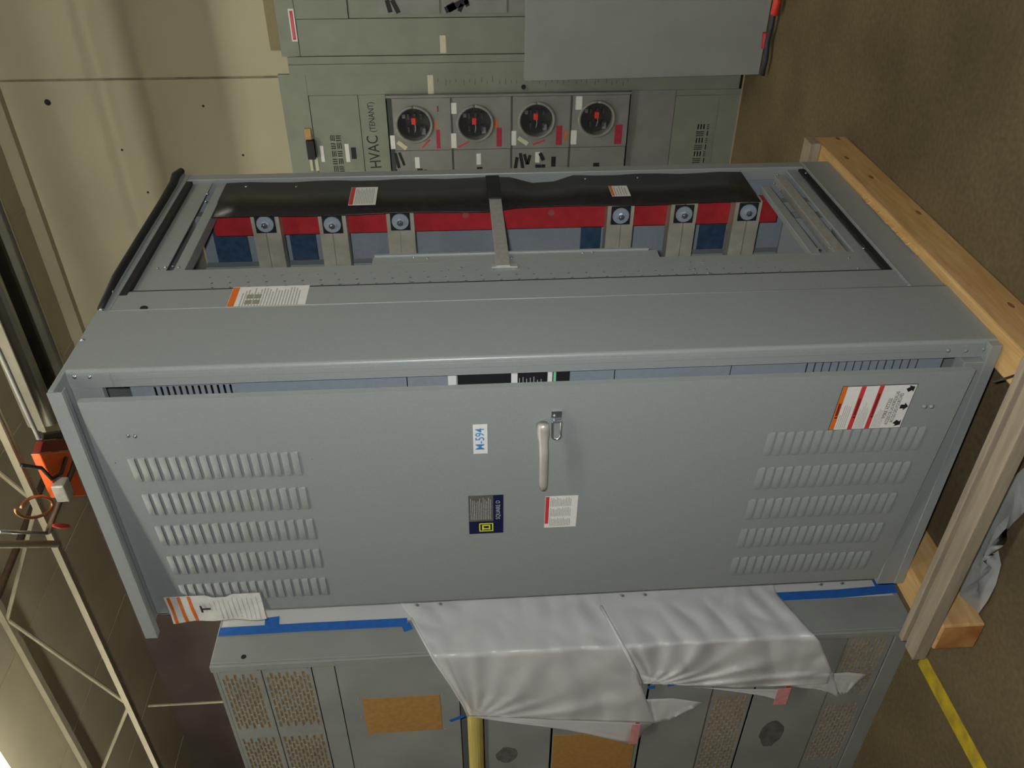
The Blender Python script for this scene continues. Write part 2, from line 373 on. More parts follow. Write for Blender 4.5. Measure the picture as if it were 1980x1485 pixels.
# burner box at the heater's end
ZB = 3.75
k = [onz(*p, ZB) for p in ((77, 877), (133, 872), (168, 958), (115, 962))]
MB().prism(k, (0, 0, .05)).build('burner_housing', ORANGE, ht, bevel=.006)
k2 = [onz(*p, ZB + .01) for p in ((84, 853), (130, 848), (133, 870), (77.5, 875))]
MB().prism(k2, (0, 0, .04)).build('blower_plate', OXRED, ht, bevel=.004)
k3 = [onz(*p, ZB + .03) for p in ((86, 838), (124, 832), (129, 846), (84, 851))]
MB().prism(k3, (0, 0, .05)).build('blower', TUBE, ht, bevel=.01)
w0 = onz(128, 885, ZB - .01); w1 = onz(118, 915, ZB - .04); w2 = onz(100, 926, ZB - .05); w3 = onz(80, 905, ZB); w4 = onz(42, 900, ZB)
MB().tube([w0, w1, w2, w3, w4], .011, 6).build('power_cord', BLACK, ht, smooth=True)
# gas drop with copper loop
gp = [onz(x, y, z) for x, y, z in ((145, 893, 3.70), (140, 910, 3.70), (128, 935, 3.72), (118, 965, 3.76), (105, 995, 3.80), (92, 1030, 3.85))]
gt = ht
MB().tube(gp, .016, 8).build('drop_pipe', BROWNP, gt, smooth=True)
gv = onz(124, 944, 3.72); MB().box(gv.x - .06, gv.x + .06, gv.y - .05, gv.y + .03, 3.69, 3.76).build('valve_body', GALV, gt, bevel=.008)
cc = onz(75, 980, 3.8); rx = (onz(43, 990, 3.8) - onz(108, 985, 3.8)) * .5; ry = (onz(78, 960, 3.8) - onz(72, 1001, 3.8)) * .5
MB().tube([cc + rx * math.cos(t / 24 * 2 * math.pi) + ry * math.sin(t / 24 * 2 * math.pi) + Vector((0, 0, .03 * t / 24)) for t in range(25)], .009, 8).build('copper_loop', COPPER, gt, smooth=True)
g5 = onz(103, 1016, 3.8); g6 = onz(132, 1018, 3.8); MB().tube([g5, (g5 + g6) / 2, g6], [.008, .018, .012], 8).build('valve_handle', REDL, gt, smooth=True)
r0, r1 = onz(0, 1052, 3.8), onz(110, 1052, 3.8)
MB().tube([r0 + (r0 - r1), r0, r1], .02, 8).build('supply_pipe', STEELP, gt, smooth=True)
r0, r1 = onz(0, 1028, 3.85), onz(92, 1031, 3.85); MB().tube([r0, r1], .010, 8).build('hanger_rod', ZINC, gt, smooth=True)
# thin rod hanging in front of the invented partition
DP = Frame((0, p0.y - .35, 0), (1, 0, 0), (0, -1, 0))
a0, b0 = DP.px(285, 1365); a1, b1 = DP.px(410, 1364)
tag(MB().cyl(DP.P(a0, ZC), DP.P(a0, b1 - .8), .012, n=8).build('hanging_conduit', mat('pale_conduit', (0.6, 0.57, 0.42), .5)), 'thin pale conduit hanging vertically in front of the invented brown partition', 'conduit')

# ================================================================== cabinet A: open-sided switchboard section
Z0, Z1, W, D = 0.13, 2.46, 0.907, 1.19
SD = Frame((0, 0, 0), (0, 1, 0), (1, 0, 0))       # its open side
FA = Frame((0, 0, 0), (1, 0, 0), (0, -1, 0))      # its front
A = thing('switchboard_cabinet', (-W / 2, D / 2, Z0), 'tall grey enamelled switchboard cabinet with ajar louvered door and open side, on a timber skid', 'cabinet')
# side: forward panel, second panel, bands, rear post
prof = [(-.046, 0.0)] + [(-.0075 + .010 * math.sin(t * math.pi / 12), .010 - .010 * math.cos(t * math.pi / 12)) for t in range(7)] + [(.0025, .276)]
inn = [(-.0005, .276)] + [(-.0075 + .007 * math.sin(t * math.pi / 12), .010 - .007 * math.cos(t * math.pi / 12)) for t in range(6, -1, -1)] + [(-.046, .003)]
fp = MB(); fp.prism([(x, y, Z0) for x, y in prof + inn], (0, 0, Z1 - .012 - Z0))
fp.build('corner_panel', GREY, A)
fp = MB(); fp.fbox(FA, -.026, -.010, Z0 + .06, Z1 - .06, .0001, .0022); fp.fbox(FA, -.049, -.0465, Z0, Z1 - .012, -.03, 0)
fp.build('corner_flange', GREY, A, bevel=.001)
MB().tube([(.0022, .2755, Z0 + .004), (.0022, .2755, Z1 - .03)], .0022, 8).build('panel_bead', GREY, A, smooth=True)
MB().fbox(SD, .2765, .380, .238, Z1 - .03, -.006, -.001).build('side_panel', GREY, A, bevel=.001)
MB().fbox(SD, .2765, D, Z0, .237, -.006, -.001).build('bottom_band', GREY, A, bevel=.0015)
MB().fbox(SD, .2765, D, Z1 - .029, Z1 - .012, -.006, -.001).build('top_band', GREY, A, bevel=.0015)
MB().fbox(SD, 1.146, D, .2375, Z1 - .0295, -.05, -.001).build('rear_post', GREY, A, bevel=.003)
MB().fbox(SD, .279, D - .01, .229, .233, -.001, .003).build('band_edge', GREY, A)
# black gasket round the opening
gk = MB()
gk.fbox(SD, .384, 1.13, .239, .262, -.012, -.002); gk.fbox(SD, .36, 1.13, Z1 - .052, Z1 - .031, -.012, .001); gk.fbox(SD, .3805, .3885, .24, Z1 - .03, -.012, -.0025)
gk.build('gasket', BLACK, A, bevel=.002)
# tar-black seal along the roof edge, curled up at the far end
pts = [(.003, .285, Z1 - .006), (.005, .45, Z1 + .002), (.004, .7, Z1 + .004), (.004, .95, Z1 + .004), (.004, 1.10, Z1 + .006), (.005, 1.17, Z1 + .014), (.004, 1.215, Z1 + .005)]
MB().tube(pts, [.008, .012, .012, .013, .014, .015, .012], 8).build('roof_seal', BLACK, A, smooth=True)
# perforated channel beside the opening
hl = []
zz = .56
while zz < 2.2:
    for j, ya in enumerate((.402, .428, .462)):
        off = (0, .006, .018)[j]
        if not (1.30 < zz < 1.36 and j == 2): hl.append((ya, ya + .008, zz + off, zz + off + .007))
    zz += .0508
ch = MB(); ch.plate(SD, .389, .512, .29, Z1 - .075, -.012, -.010, hl); ch.fbox(SD, .506, .512, .29, Z1 - .075, -.06, -.0165)
ch.build('perforated_channel', GREY, A)
MB().fbox(SD, .38, .52, .27, Z1 - .06, -.075, -.062).build('channel_back', GREY, A)
# raised flange on the channel
a0, b1 = SD.px(724, 492); a1, b0 = SD.px(1265, 470)
fg = MB(); fg.fbox(SD, .511, .560, SD.px(1268, 470)[1], SD.px(722, 480)[1], -.018, -.010); fg.fbox(SD, .556, .567, SD.px(1252, 470)[1], SD.px(725, 480)[1], -.024, -.004)
fg.build('raised_flange', GREY, A, bevel=.002)
# rails across the top and bottom of the opening
MB().plate(SD, .389, 1.146, Z1 - .115, Z1 - .053, -.015, -.012, [(.402, .428, Z1 - .108, Z1 - .088)]).build('top_rail', GREY, A)
MB().fbox(SD, .40, 1.12, Z1 - .168, Z1 - .135, -.05, -.012).build('top_rail', GREY, A, bevel=.002)
MB().fbox(SD, .389, 1.146, .263, .300, -.022, -.012).build('bottom_rail', GREY, A, bevel=.002)
MB().fbox(SD, .47, 1.12, .312, .350, -.05, -.020).build('bottom_rail', GALV, A, bevel=.002)
MB().fbox(SD, .50, 1.00, .405, .437, -.03, -.009).build('bottom_rail', GREY, A, bevel=.002)
# middle strap with foot
zs0 = SD.px(985, 500)[1]; zs1 = SD.px(958, 500)[1]
st = MB(); st.fbox(SD, .47, 1.10, zs0, zs1, -.006, -.001); st.fbox(SD, .47, 1.10, zs0, zs0 + .003, -.03, -.006)
st.fbox(SD, .468, .486, zs0 - .022, zs1 + .014, -.0098, -.004)
st.build('strap', GALV, A, bevel=.001)
MB().fbox(SD, .93, 1.12, zs0 - .002, zs1 + .004, -.001, .003).build('strap_cover', BLACK, A, bevel=.001)
# black barrier sheet at the back of the opening
bs = MB(); ns = 24
zt, zb = Z1 - .165, .47
P = []; Fc = []
for i in range(ns + 1):
    z = zb + (zt - zb) * i / ns
    e0 = .872 + .005 * math.sin(i * .9) + (.022 if i < 12 else 0)
    e1 = 1.132 + .006 * math.sin(i * 1.7)
    if i == 10 or i == 9: e1 -= .05
    P += [SD.P(e0, z, -.016), SD.P((e0 + e1) / 2, z, -.014 + .003 * math.sin(i * 1.1)), SD.P(e1, z, -.010)]
for i in range(ns):
    for j in range(2): k0 = i * 3 + j; Fc.append((k0, k0 + 1, k0 + 4, k0 + 3))
bs.add(P, Fc); so = bs.build('barrier_sheet', BSHEET, A, smooth=True)
sm = so.modifiers.new('solid', 'SOLIDIFY'); sm.thickness = .003; sm.offset = -1
def small_label(F, tr, bl, off, band, M, name='warning_label', parent=A, rows=9, bt=.16):
    a0, a1, b0, b1 = F.rc(tr, bl, off)
    o = MB().fbox(F, a0, a1, b0, b1, off, off + .0008).build(name, WHITE, parent)
    if band: MB().fbox(F, a0 + .002, a1 - (a1 - a0) * .02, b1 - (b1 - b0) * bt, b1 - .001, off + .0008, off + .0011).build('colour_band', M, o)
    mb = MB(); lines(mb, F, a0 + (a1 - a0) * .06, a1 - (a1 - a0) * .06, b0 + (b1 - b0) * .08, b1 - (b1 - b0) * (bt + .06), off + .0008, rows)
    pr = mb.build('print', TEXTG, o); return o
SB = Frame((0, 0, 0), (0, 1, 0), (1, 0, 0))
small_label(SD, (680, 363), (726, 396), -.007, True, REDL, rows=12)
small_label(SD, (1176, 360), (1220, 379), -.007, True, ORANGEL, rows=5)
o = small_label(SD, (452, 556), (588, 597), -.001, True, ORANGEL, rows=20, bt=.09)
a0, a1, b0, b1 = SD.rc((452, 556), (588, 597), -.001)
dg = MB()
for i in range(2):
    for j in range(2): dg.fbox(SD, a0 + .03 + .03 * i, a0 + .052 + .03 * i, b1 - .085 + .022 * j, b1 - .067 + .022 * j, -.0002, .0003)
dg.build('diagram', mat('olive_print', (.28, .27, .2), .6), o)
# grommet and screws on the side
a, b = SD.px(278, 596); inst('grommet', MB().cyl((0, 0, 0), (0, 0, .003), .011, .009, 12).mesh('grommet', BLACK), fm4(SD, a, b, .0), A)
for x, y in [(800, 498), (826, 499), (866, 523), (892, 518), (792, 545), (1333, 507), (1360, 507), (1342, 521), (1345, 528), (1370, 528), (965, 498), (989, 498), (1582, 481), (1605, 479), (1641, 499), (1659, 519), (1670, 480), (1697, 478), (305, 519), (320, 517), (334, 515), (346, 517), (1127, 489), (1146, 488)]:
    a, b = SD.px(x, y, -.01); inst('screw', SCREW, fm4(SD, a, b, -.010) @ Matrix.Scale(.75, 4), A)
for x, y in [(956, 350), (959, 380), (1132, 346), (1233, 344), (1503, 338), (1497, 355), (1508, 368), (1558, 335), (401, 375), (398, 390), (476, 361), (573, 361)]:
    a, b = SD.px(x, y, -.002); inst('screw', SCREW, fm4(SD, a, b, -.002) @ Matrix.Scale(.8, 4), A)
for x, y in [(184, 601), (155, 660), (209, 566)]:
    a, b = SD.px(x, y); inst('screw', SCREW, fm4(SD, a, min(b, Z1 - .01), .003), A)

# inside: rear cover, navy panels, red support, bus bars
MB().box(-W + .01, -.052, D - .03, D - .01, Z0 + .02, Z1 - .03).build('rear_cover', GREY2, A)
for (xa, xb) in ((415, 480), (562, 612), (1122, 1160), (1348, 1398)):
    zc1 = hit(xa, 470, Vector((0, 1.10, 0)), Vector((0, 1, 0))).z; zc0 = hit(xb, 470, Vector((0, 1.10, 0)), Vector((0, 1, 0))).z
    MB().box(-W + .1, -.10, 1.10, 1.104, zc0, zc1).build('barrier', NAVY, A)  # flat navy panels across the inside, ahead of the rear cover
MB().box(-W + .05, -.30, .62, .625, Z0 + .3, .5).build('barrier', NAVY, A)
rb0 = hit(1500, 430, Vector((0, .985, 0)), Vector((0, 1, 0))); rb1 = hit(415, 450, Vector((0, .985, 0)), Vector((0, 1, 0)))
rxl = hit(1060, 441, Vector((0, .985, 0)), Vector((0, 1, 0))).x; rxr = hit(1060, 397, Vector((0, .985, 0)), Vector((0, 1, 0))).x
RB = MB().box(rxl, rxr, .985, 1.03, rb0.z, rb1.z).build('support_bar', RED, A, bevel=.002)
for x, y in ((900, 416), (1066, 412)):
    p = hit(x, y, Vector((0, .985, 0)), Vector((0, 1, 0))); FB = Frame((0, .985, 0), (1, 0, 0), (0, -1, 0))
    inst('plug', MB().cyl((0, 0, 0), (0, 0, .001), .012, .011, 14).mesh('plug', mat('dull_red_plug', (.34, .08, .08), .5)), fm4(FB, p.x, p.z, 0), RB)
YB = .93
FBUS = Frame((0, YB, 0), (1, 0, 0), (0, -1, 0))
wm = MB(); wm.box(-.033, .033, -.033, .033, 0, .005); PADM = wm.mesh('insulator_pad', BLACK)
wm = MB(); wm.cyl((0, 0, .005), (0, 0, .009), .029, .028, 24); wm.cyl((0, 0, .009), (0, 0, .012), .016, .014, 16); WASHM = wm.mesh('washer', WASH)
wm = MB(); wm.cyl((0, 0, .012), (0, 0, .020), .011, .011, 6); wm.cyl((0, 0, .02), (0, 0, .026), .006, .004, 10); NUTM = wm.mesh('nut', ZINC)
HB = .046
bb = MB()
for sg in (-1, 1):
    z0, z1 = (.005, HB) if sg > 0 else (-HB, -.005)
    bb.box(-.82, 0, 0, .010, z0, z1); bb.box(-.82, 0, .010, .052, (HB - .008) if sg > 0 else -HB, HB if sg > 0 else -(HB - .008))
bb.box(-.82, -.004, .012, .016, -.005, .005)
BARM = bb.mesh('bus_bar', BUS)
for x, y in [(513, 432), (643, 433), (774, 427), (1200, 416), (1322, 413), (1446, 409)]:
    a, b = FBUS.px(x, y)
    ba = inst('bus_bar', BARM, Matrix.Translation((a + .038, YB, b)), A)
    loc = Matrix.Translation((-.038, 0, 0)) @ FBUS.rot().to_4x4()
    for nme, me in (('insulator_pad', PADM), ('washer', WASHM), ('nut', NUTM)):
        so = bpy.data.objects.new(nme, me); COL.objects.link(so); so.parent = ba; so.matrix_basis = loc
# floor of the inside, left wall, rear of frame
MB().box(-W, -.012, .0, D, Z0, Z0 + .02).build('base_plate', GREY, A)
MB().box(-W, -W + .005, 0, D, Z0, Z1 - .012).build('far_side_panel', GREY, A)
MB().box(-W + .04, -.10, .93, .94, Z0 + .05, .36).build('lower_crossmember', GREY, A)
for xx in (-.10, -.30): MB().box(xx - .04, xx, 1.06, 1.10, Z0 + .02, Z1 - .05).build('inner_post', GREY, A, bevel=.002)
# roof with front hood lip
rm = MB(); rm.box(-W - .004, .0, -.075, D + .01, Z1 - .0115, Z1 + .002); rm.box(-W - .004, .0, -.083, -.077, Z1 - .034, Z1 + .002); rm.box(-W - .004, .0, -.0769, -.058, Z1 - .034, Z1 - .031)
rm.build('roof', GREY, A, bevel=.002)
# front frame
fr = MB(); fr.fbox(FA, -W, -.0465, Z1 - .085, Z1 - .012, -.02, .0); fr.fbox(FA, -W, -W + .045, Z0 + .09, Z1 - .0855, -.02, 0)
fr.fbox(FA, -W, -.05, Z0, Z0 + .085, -.02, .022); fr.fbox(FA, -W, .0, Z0, Z0 + .03, .0, .024)
fr.build('front_frame', GREY, A, bevel=.002)
for x, y in [(145, 728), (174, 728)]:
    a, b = FA.px(x, y); inst('screw', SCREW, fm4(FA, a, b, .002), A)
for x, y in [(1833, 677), (1867, 677), (1901, 674)]:
    a, b = FA.px(x, y); inst('screw', SCREWG, fm4(FA, a, b, .002), A)
MB().fbox(FA, -.046, -.006, Z1 - .115, Z1 - .035, .0021, .0035).build('hinge_plate', GREY, A, bevel=.001)
MB().fbox(FA, -.046, -.010, Z0 + .05, Z0 + .12, .0021, .0035).build('hinge_plate', GREY, A, bevel=.001)
# dead front seen through the gap, with slotted ends and a breaker
FI = Frame((0, .055, 0), (1, 0, 0), (0, -1, 0))
hl = []
for i in range(13):
    b = FI.px(300 + i * 12.3, 745)[1]; hl.append((-.20, -.092, b, b + .006)); hl.append((-.085, -.068, b + .010, b + .014))
for i in range(15):
    b = FI.px(1560 + i * 15, 715)[1]; hl.append((-.20, -.075, b, b + .004))
hl.append((-.4, -.062, FI.px(250, 745)[1], FI.px(204, 745)[1]))
for x in (788, 1188, 1410): b = FI.px(x, 735)[1]; hl.append((-W + .06, -.056, b, b + .0025))
ip = MB().plate(FI, -W + .05, -.055, .22, 2.37, -.003, 0, hl).build('dead_front', GREY2, A)
zb1 = FI.px(885, 735)[1]; zb0 = FI.px(1098, 735)[1]
bk = MB().fbox(FI, -.62, -.066, zb0, zb1, .0005, .028).build('breaker', INK, A, bevel=.003)
for xa, xb, M in ((987, 999, WHITE), (1056, 1065, WHITE), (1067, 1072, mat('green_label', (.2, .6, .35), .5))):
    MB().fbox(FI, -.2, -.067, FI.px(xb, 735)[1], FI.px(xa, 735)[1], .0281, .0288).build('breaker_label', M, bk)
mb = MB(); lines(mb, FI, -.16, -.075, FI.px(1050, 735)[1], FI.px(1002, 735)[1], .0281, 7, fill=.2); mb.build('breaker_print', TEXTG, bk)
MB().fbox(FI, -.15, -.066, FI.px(882, 730)[1], FI.px(866, 730)[1], .0006, .0012).build('white_tag', WHITE, ip)

# ---- door, slightly ajar
HIN = Vector((-.885, -.016, 0)); EDG = Vector((-.038, -.072, 0))
da = (EDG - HIN).normalized(); DR = Frame(HIN, da, (da.y, -da.x, 0)); DL = (EDG - HIN).length
ZB0, ZB1 = .214, 2.407
COLS = [(.572, .660), (.440, .529), (.314, .400), (.183, .273), (.052, .140)]
ROWU = [2.331 - i * (2.331 - 1.926) / 16 for i in range(17)]
ROWL = [.690 - i * (.690 - .283) / 16 for i in range(17)]
hl = [(c0 + .004, c1 - .004, z - .0035, z + .0005) for c0, c1 in COLS for z in ROWU + ROWL]
dm = MB(); dm.plate(DR, 0, DL, ZB0, ZB1, -.0025, 0, hl)
dm.fbox(DR, DL - .0025, DL, ZB0, ZB1, -.016, -.0026); dm.fbox(DR, 0, .0025, ZB0, ZB1, -.014, -.0026)
dm.fbox(DR, .003, DL - .003, ZB1 - .0025, ZB1, -.014, -.0026); dm.fbox(DR, .003, DL - .003, ZB0, ZB0 + .0025, -.014, -.0026)
dm.fbox(DR, DL - .03, DL - .0026, ZB0, ZB1, -.016, -.0135)
door = dm.build('door', GREY, A)
# pressed louvers: hood open at its lower edge
def louver():
    w, h, dpt = .088, .0185, .0036
    mb = MB(); V = []; nseg = 5
    prof = [(h * 1.0, 0.0), (h * .75, dpt * .35), (h * .4, dpt * .8), (h * .12, dpt), (0, dpt)]
    cuts = [(-.5, 0), (-.475, .55), (-.44, 1), (.44, 1), (.475, .55), (.5, 0)]
    for ax, k in cuts:
        for bz, nn in prof: V.append((ax * w, bz * (.55 + .45 * k) if k < 1 else bz, nn * k + .0002))
    F = []
    for i in range(len(cuts) - 1):
        for j in range(len(prof) - 1):
            a = i * 5 + j; F.append((a, a + 1, a + 6, a + 5))
    mb.add(V, F); return mb.mesh('louver', GREY, smooth=True)
LV = louver()
for c0, c1 in COLS:
    for z in ROWU + ROWL: inst('louver', LV, fm4(DR, (c0 + c1) / 2, z - .004, 0), A).parent = door
def dr_screw(x, y, me=SCREW, s=1.0):
    a, b = DR.px(x, y); o = inst('screw', me, fm4(DR, a, b, .0) @ Matrix.Scale(s, 4), A); o.parent = door; o.matrix_parent_inverse = Matrix()
for o in [x for x in A.children if x.name.startswith('louver')]: pass
for x, y in [(247, 843), (261, 844)]: dr_screw(x, y)
for x, y in [(1788, 786), (1801, 786)]: dr_screw(x, y, SCREWG, 1.2)
for x, y in [(804, 1168), (849, 1166), (1201, 1150), (1245, 1148), (1585, 1128), (1626, 1126)]: dr_screw(x, y, SCREWG, .9)
for o in bpy.data.objects:
    if o.parent == door: o.matrix_parent_inverse = Matrix()
def dpart(mb, name, M, bevel=0, smooth=False, parent=None):
    return mb.build(name, M, parent or door, bevel, smooth)
# asset label
a0, a1, b0, b1 = DR.rc((914, 821), (943, 876))
o = dpart(MB().fbox(DR, a0, a1, b0, b1, .0003, .001), 'asset_label', WHITE); o['label'] = 'white sticker reading M-594 in blue'
text('asset_number', 'M-594', DR, (a0 + a1) / 2, (b0 + b1) / 2, .001, (b1 - b0) * .88, BLUEINK, A, .92, 'CENTER', bold=.0003)
# maker's plate
a0, a1, b0, b1 = DR.rc((905, 959), (973, 1029)); wd, hg = a1 - a0, b1 - b0
o = dpart(MB().fbox(DR, a0, a1, b0, b1, .0003, .0015), 'maker_plate', NAVYP); o['label'] = 'navy maker plate with yellow square emblem and grey rating block'
MB().fbox(DR, a0 + wd * .335, a1, b0 + hg * .29, b1, .0015, .002).build('rating_block', PLATEG, A)
mb = MB(); lines(mb, DR, a0 + wd * .38, a1 - wd * .03, b0 + hg * .33, b1 - hg * .06, .002, 12, fill=.35); mb.build('rating_print', TEXTG, A)
text('maker_name', 'SQUARE D', DR, a0 + wd * .37, b0 + hg * .15, .0016, hg * .18, mat('silver_print', (.42, .42, .42), .5), A, .95)
ea, eb, es = a0 + wd * .17, b0 + hg * .50, hg * .205
em = MB()
def ring(mb, ca, cb, ra, rb_, t, n0, n1):
    mb.fbox(DR, ca - ra, ca + ra, cb + rb_ - t, cb + rb_, n0, n1); mb.fbox(DR, ca - ra, ca + ra, cb - rb_, cb - rb_ + t, n0, n1)
    mb.fbox(DR, ca - ra, ca - ra + t, cb - rb_ + t, cb + rb_ - t, n0, n1); mb.fbox(DR, ca + ra - t, ca + ra, cb - rb_ + t, cb + rb_ - t, n0, n1)
ring(em, ea, eb, es * .86, es, es * .15, .0016, .0022)
ring(em, ea + es * .04, eb, es * .46, es * .58, es * .2, .0016, .0022)
em.fbox(DR, ea - es * .52, ea - es * .40, eb - es * .58, eb - es * .40, .0016, .0022); em.fbox(DR, ea - es * .52, ea - es * .40, eb + es * .40, eb + es * .58, .0016, .0022)
em.build('emblem', YEL, A)
# danger label
a0, a1, b0, b1 = DR.rc((1055, 960), (1113, 1017)); wd, hg = a1 - a0, b1 - b0
o = dpart(MB().fbox(DR, a0, a1, b0, b1, .0003, .001), 'danger_label', WHITE)
mb = MB(); mb.fbox(DR, a0 + wd * .13, a1 - wd * .01, b1 - hg * .12, b1 - hg * .01, .001, .0013); mb.build('red_band', REDL, A)
mb = MB()
for c in range(3): lines(mb, DR, a0 + wd * (.04 + .32 * c), a0 + wd * (.33 + .32 * c), b0 + hg * .18, b1 - hg * .16, .001, 14, fill=.5)
mb.build('danger_print', TEXTG, A)
# fork-access label
a0, a1, b0, b1 = DR.rc((1630, 747), (1740, 826)); wd, hg = a1 - a0, b1 - b0
o = dpart(MB().fbox(DR, a0, a1, b0, b1, .0003, .0010), 'fork_access_label', INK); o['label'] = 'white fork access label with three orange-red bands and arrows'
MB().fbox(DR, a0 + .0015, a1 - .0015, b0 + .0015, b1 - .0015, .0010, .0014).build('label_face', WHITE, A)
for i, tp in enumerate((1.0, .745, .505)):
    t = b0 + hg * tp - (.0015 if i == 0 else 0); M = ORANGEL if i == 0 else REDL
    MB().fbox(DR, a0 + .0016, a1 - .0016, t - hg * .062, t, .0014, .0018).build('colour_band', M, A)
    MB().fbox(DR, a0 + wd * .34, a0 + wd * (.62 + .1 * i), t - hg * .050, t - hg * .016, .0018, .0020).build('band_print', DRED, A)
    MB().prism([DR.P(a0 + wd * .27, t - hg * .052, .0018), DR.P(a0 + wd * .32, t - hg * .052, .0018), DR.P(a0 + wd * .295, t - hg * .010, .0018)], DR.n * .0002).build('warning_triangle', INK, A)
    mb = MB(); lines(mb, DR, a0 + wd * .04, a0 + wd * .62, t - hg * .22, t - hg * .085, .0014, 5 + 2 * (i > 0), fill=.32, ragged=.5); mb.build('print', TEXTG, A)
for i, s in enumerate(('FORK ACCESS', 'ACCESO DE LAS HORQUILLAS', 'ACCES DES FOURCHES')):
    text('access_text', s, DR, a0 + wd * .47, b0 + hg * (.288 - .063 * i), .0014, hg * .070, INK, A, (.80, .62, .72)[i], 'CENTER')
def arrow(ca, cb, ang, s):
    pts = [(-.35, .5), (.35, .5), (.35, -.05), (.7, -.05), (0, -.62), (-.7, -.05), (-.35, -.05)]
    return [DR.P(ca + s * (x * math.cos(ang) - y * math.sin(ang)), cb + s * (x * math.sin(ang) + y * math.cos(ang)), .0014) for x, y in pts]
for ca, ang in ((.12, -.6), (.5, 0), (.90, .6)):
    MB().prism(arrow(a0 + wd * ca, b0 + hg * .075, ang, hg * .098), DR.n * .0003).build('arrow', INK, A)
# torn warning label lifting off the hinge side
a0, a1, b0, b1 = DR.rc((317, 1151), (517, 1190)); wd, hg = a1 - a0, b1 - b0
P = []; Fc = []; NA, NB_ = 8, 14
def tl_pt(i, j, e=0):
    u, v = i / NA, j / NB_
    a = a0 + wd * u - .001 * math.sin(v * 9) * (1 - u); n = .0075 + .004 * (1 - u) ** 2 * (.55 + .45 * math.cos(v * 5)) + .003 * math.sin(v * 14 + u * 6) * (1 - u) + e
    if i == NA and 5 <= j <= 7: a -= .012
    return DR.P(a, b0 + hg * v, n)
tb = MB(); tb.add([tl_pt(i, j) for i in range(NA + 1) for j in range(NB_ + 1)], [(i * (NB_ + 1) + j, (i + 1) * (NB_ + 1) + j, (i + 1) * (NB_ + 1) + j + 1, i * (NB_ + 1) + j + 1) for i in range(NA) for j in range(NB_)])
PRINTL = mat('pale_print', (.50, .49, .46), .5)
GLOSSW = mat('glossy_label_film', (.74, .73, .69), .22, 0, .05, 60)
tl = dpart(tb, 'torn_label', GLOSSW, smooth=True); tl['label'] = 'torn glossy warning label curling off the door edge'
def strip_on(v0, v1, u0, u1, M, name):
    mb = MB(); n = 6; V = []
    for q in range(n + 1):
        u = u0 + (u1 - u0) * q / n
        for vv in (v0, v1):
            i, j = u * NA, vv * NB_
            V.append(tl_pt(i, j, .0006))
    mb.add(V, [(2 * q, 2 * q + 2, 2 * q + 3, 2 * q + 1) for q in range(n)]); return mb.build(name, M, A)
for v in (.975, .87, .765): strip_on(v - .035, v, .0, .98, ORANGEL, 'red_band')
for q in range(13):
    v = .66 - q * .05; strip_on(v - .008, v, .05 + .3 * (q < 4), .86 - .2 * random.random(), PRINTL, 'print')
text('label_letter', 'T', DR, a0 + wd * .52, b0 + hg * .60, .0125, .040, INK, A, 1.3, 'CENTER', bold=.0012)
# lever handle and padlock hasp
hx0, hz = DR.px(1049, 922); hx1, _ = DR.px(1049, 810); hz2 = (DR.px(1058, 860)[1], DR.px(1036, 860)[1])
hm = MB(); zc = (hz2[0] + hz2[1]) / 2; hh = (hz2[1] - hz2[0]) / 2
N = 12; V = []; Fc = []
for i in range(N + 1):
    t = i / N; a = hx1 - (hx1 - hx0) * t
    nn = .020 + .022 * (1 / (1 + math.exp(-(t - .28) * 22))); hhh = hh * (1.12 if t < .24 else .88 - .08 * t)
    if i == 0: hhh *= .8
    if i == N: hhh *= .75
    for k in range(8):
        g = 2 * math.pi * (k + .5) / 8; V.append(DR.P(a, zc - .004 * t + hhh * math.cos(g), nn + .010 * math.sin(g)))
for i in range(N):
    for k in range(8): Fc.append((i * 8 + k, i * 8 + (k + 1) % 8, (i + 1) * 8 + (k + 1) % 8, (i + 1) * 8 + k))
Fc += [tuple(range(7, -1, -1)), tuple(N * 8 + k for k in range(8))]
hm.add(V, Fc); hm.cyl(DR.P(hx1 - .022, zc, 0), DR.P(hx1 - .022, zc, .022), hh * 1.1, hh * 1.0, 20)
hd = dpart(hm, 'handle', NICKEL, smooth=True); hd['label'] = 'satin metal lever handle'
a0, a1, b0, b1 = DR.rc((1066, 794), (1085, 842))
hs = MB(); hs.fbox(DR, a1 - .030, a1, b0 + .002, b1, .0005, .004)
rr = (b1 - b0) / 2; cz = (b0 + b1) / 2; ca0, ca1 = a0 + rr, a1 - .030
pt = [DR.P(ca1, cz + rr * .75, .010)] + [DR.P(ca0 - rr * .75 * math.sin(t / 8 * math.pi), cz + rr * .75 * math.cos(t / 8 * math.pi), .016) for t in range(9)] + [DR.P(ca1, cz - rr * .75, .010), DR.P(ca1, cz + rr * .75, .010)]
hs.tube(pt, .0035, 8); dpart(hs, 'padlock_hasp', ZINC, bevel=.001)
for x, y in ((1072, 802), (1072, 811)):
    a, b = DR.px(x, y); o = inst('screw', SCREW, fm4(DR, a, b, .004) @ Matrix.Scale(.9, 4), A); o.parent = door; o.matrix_parent_inverse = Matrix()
# small specks of hardware on the door
for x, y in [(223, 895), (603, 888), (1447, 927)]: dr_screw(x, y, SCREW, .3)
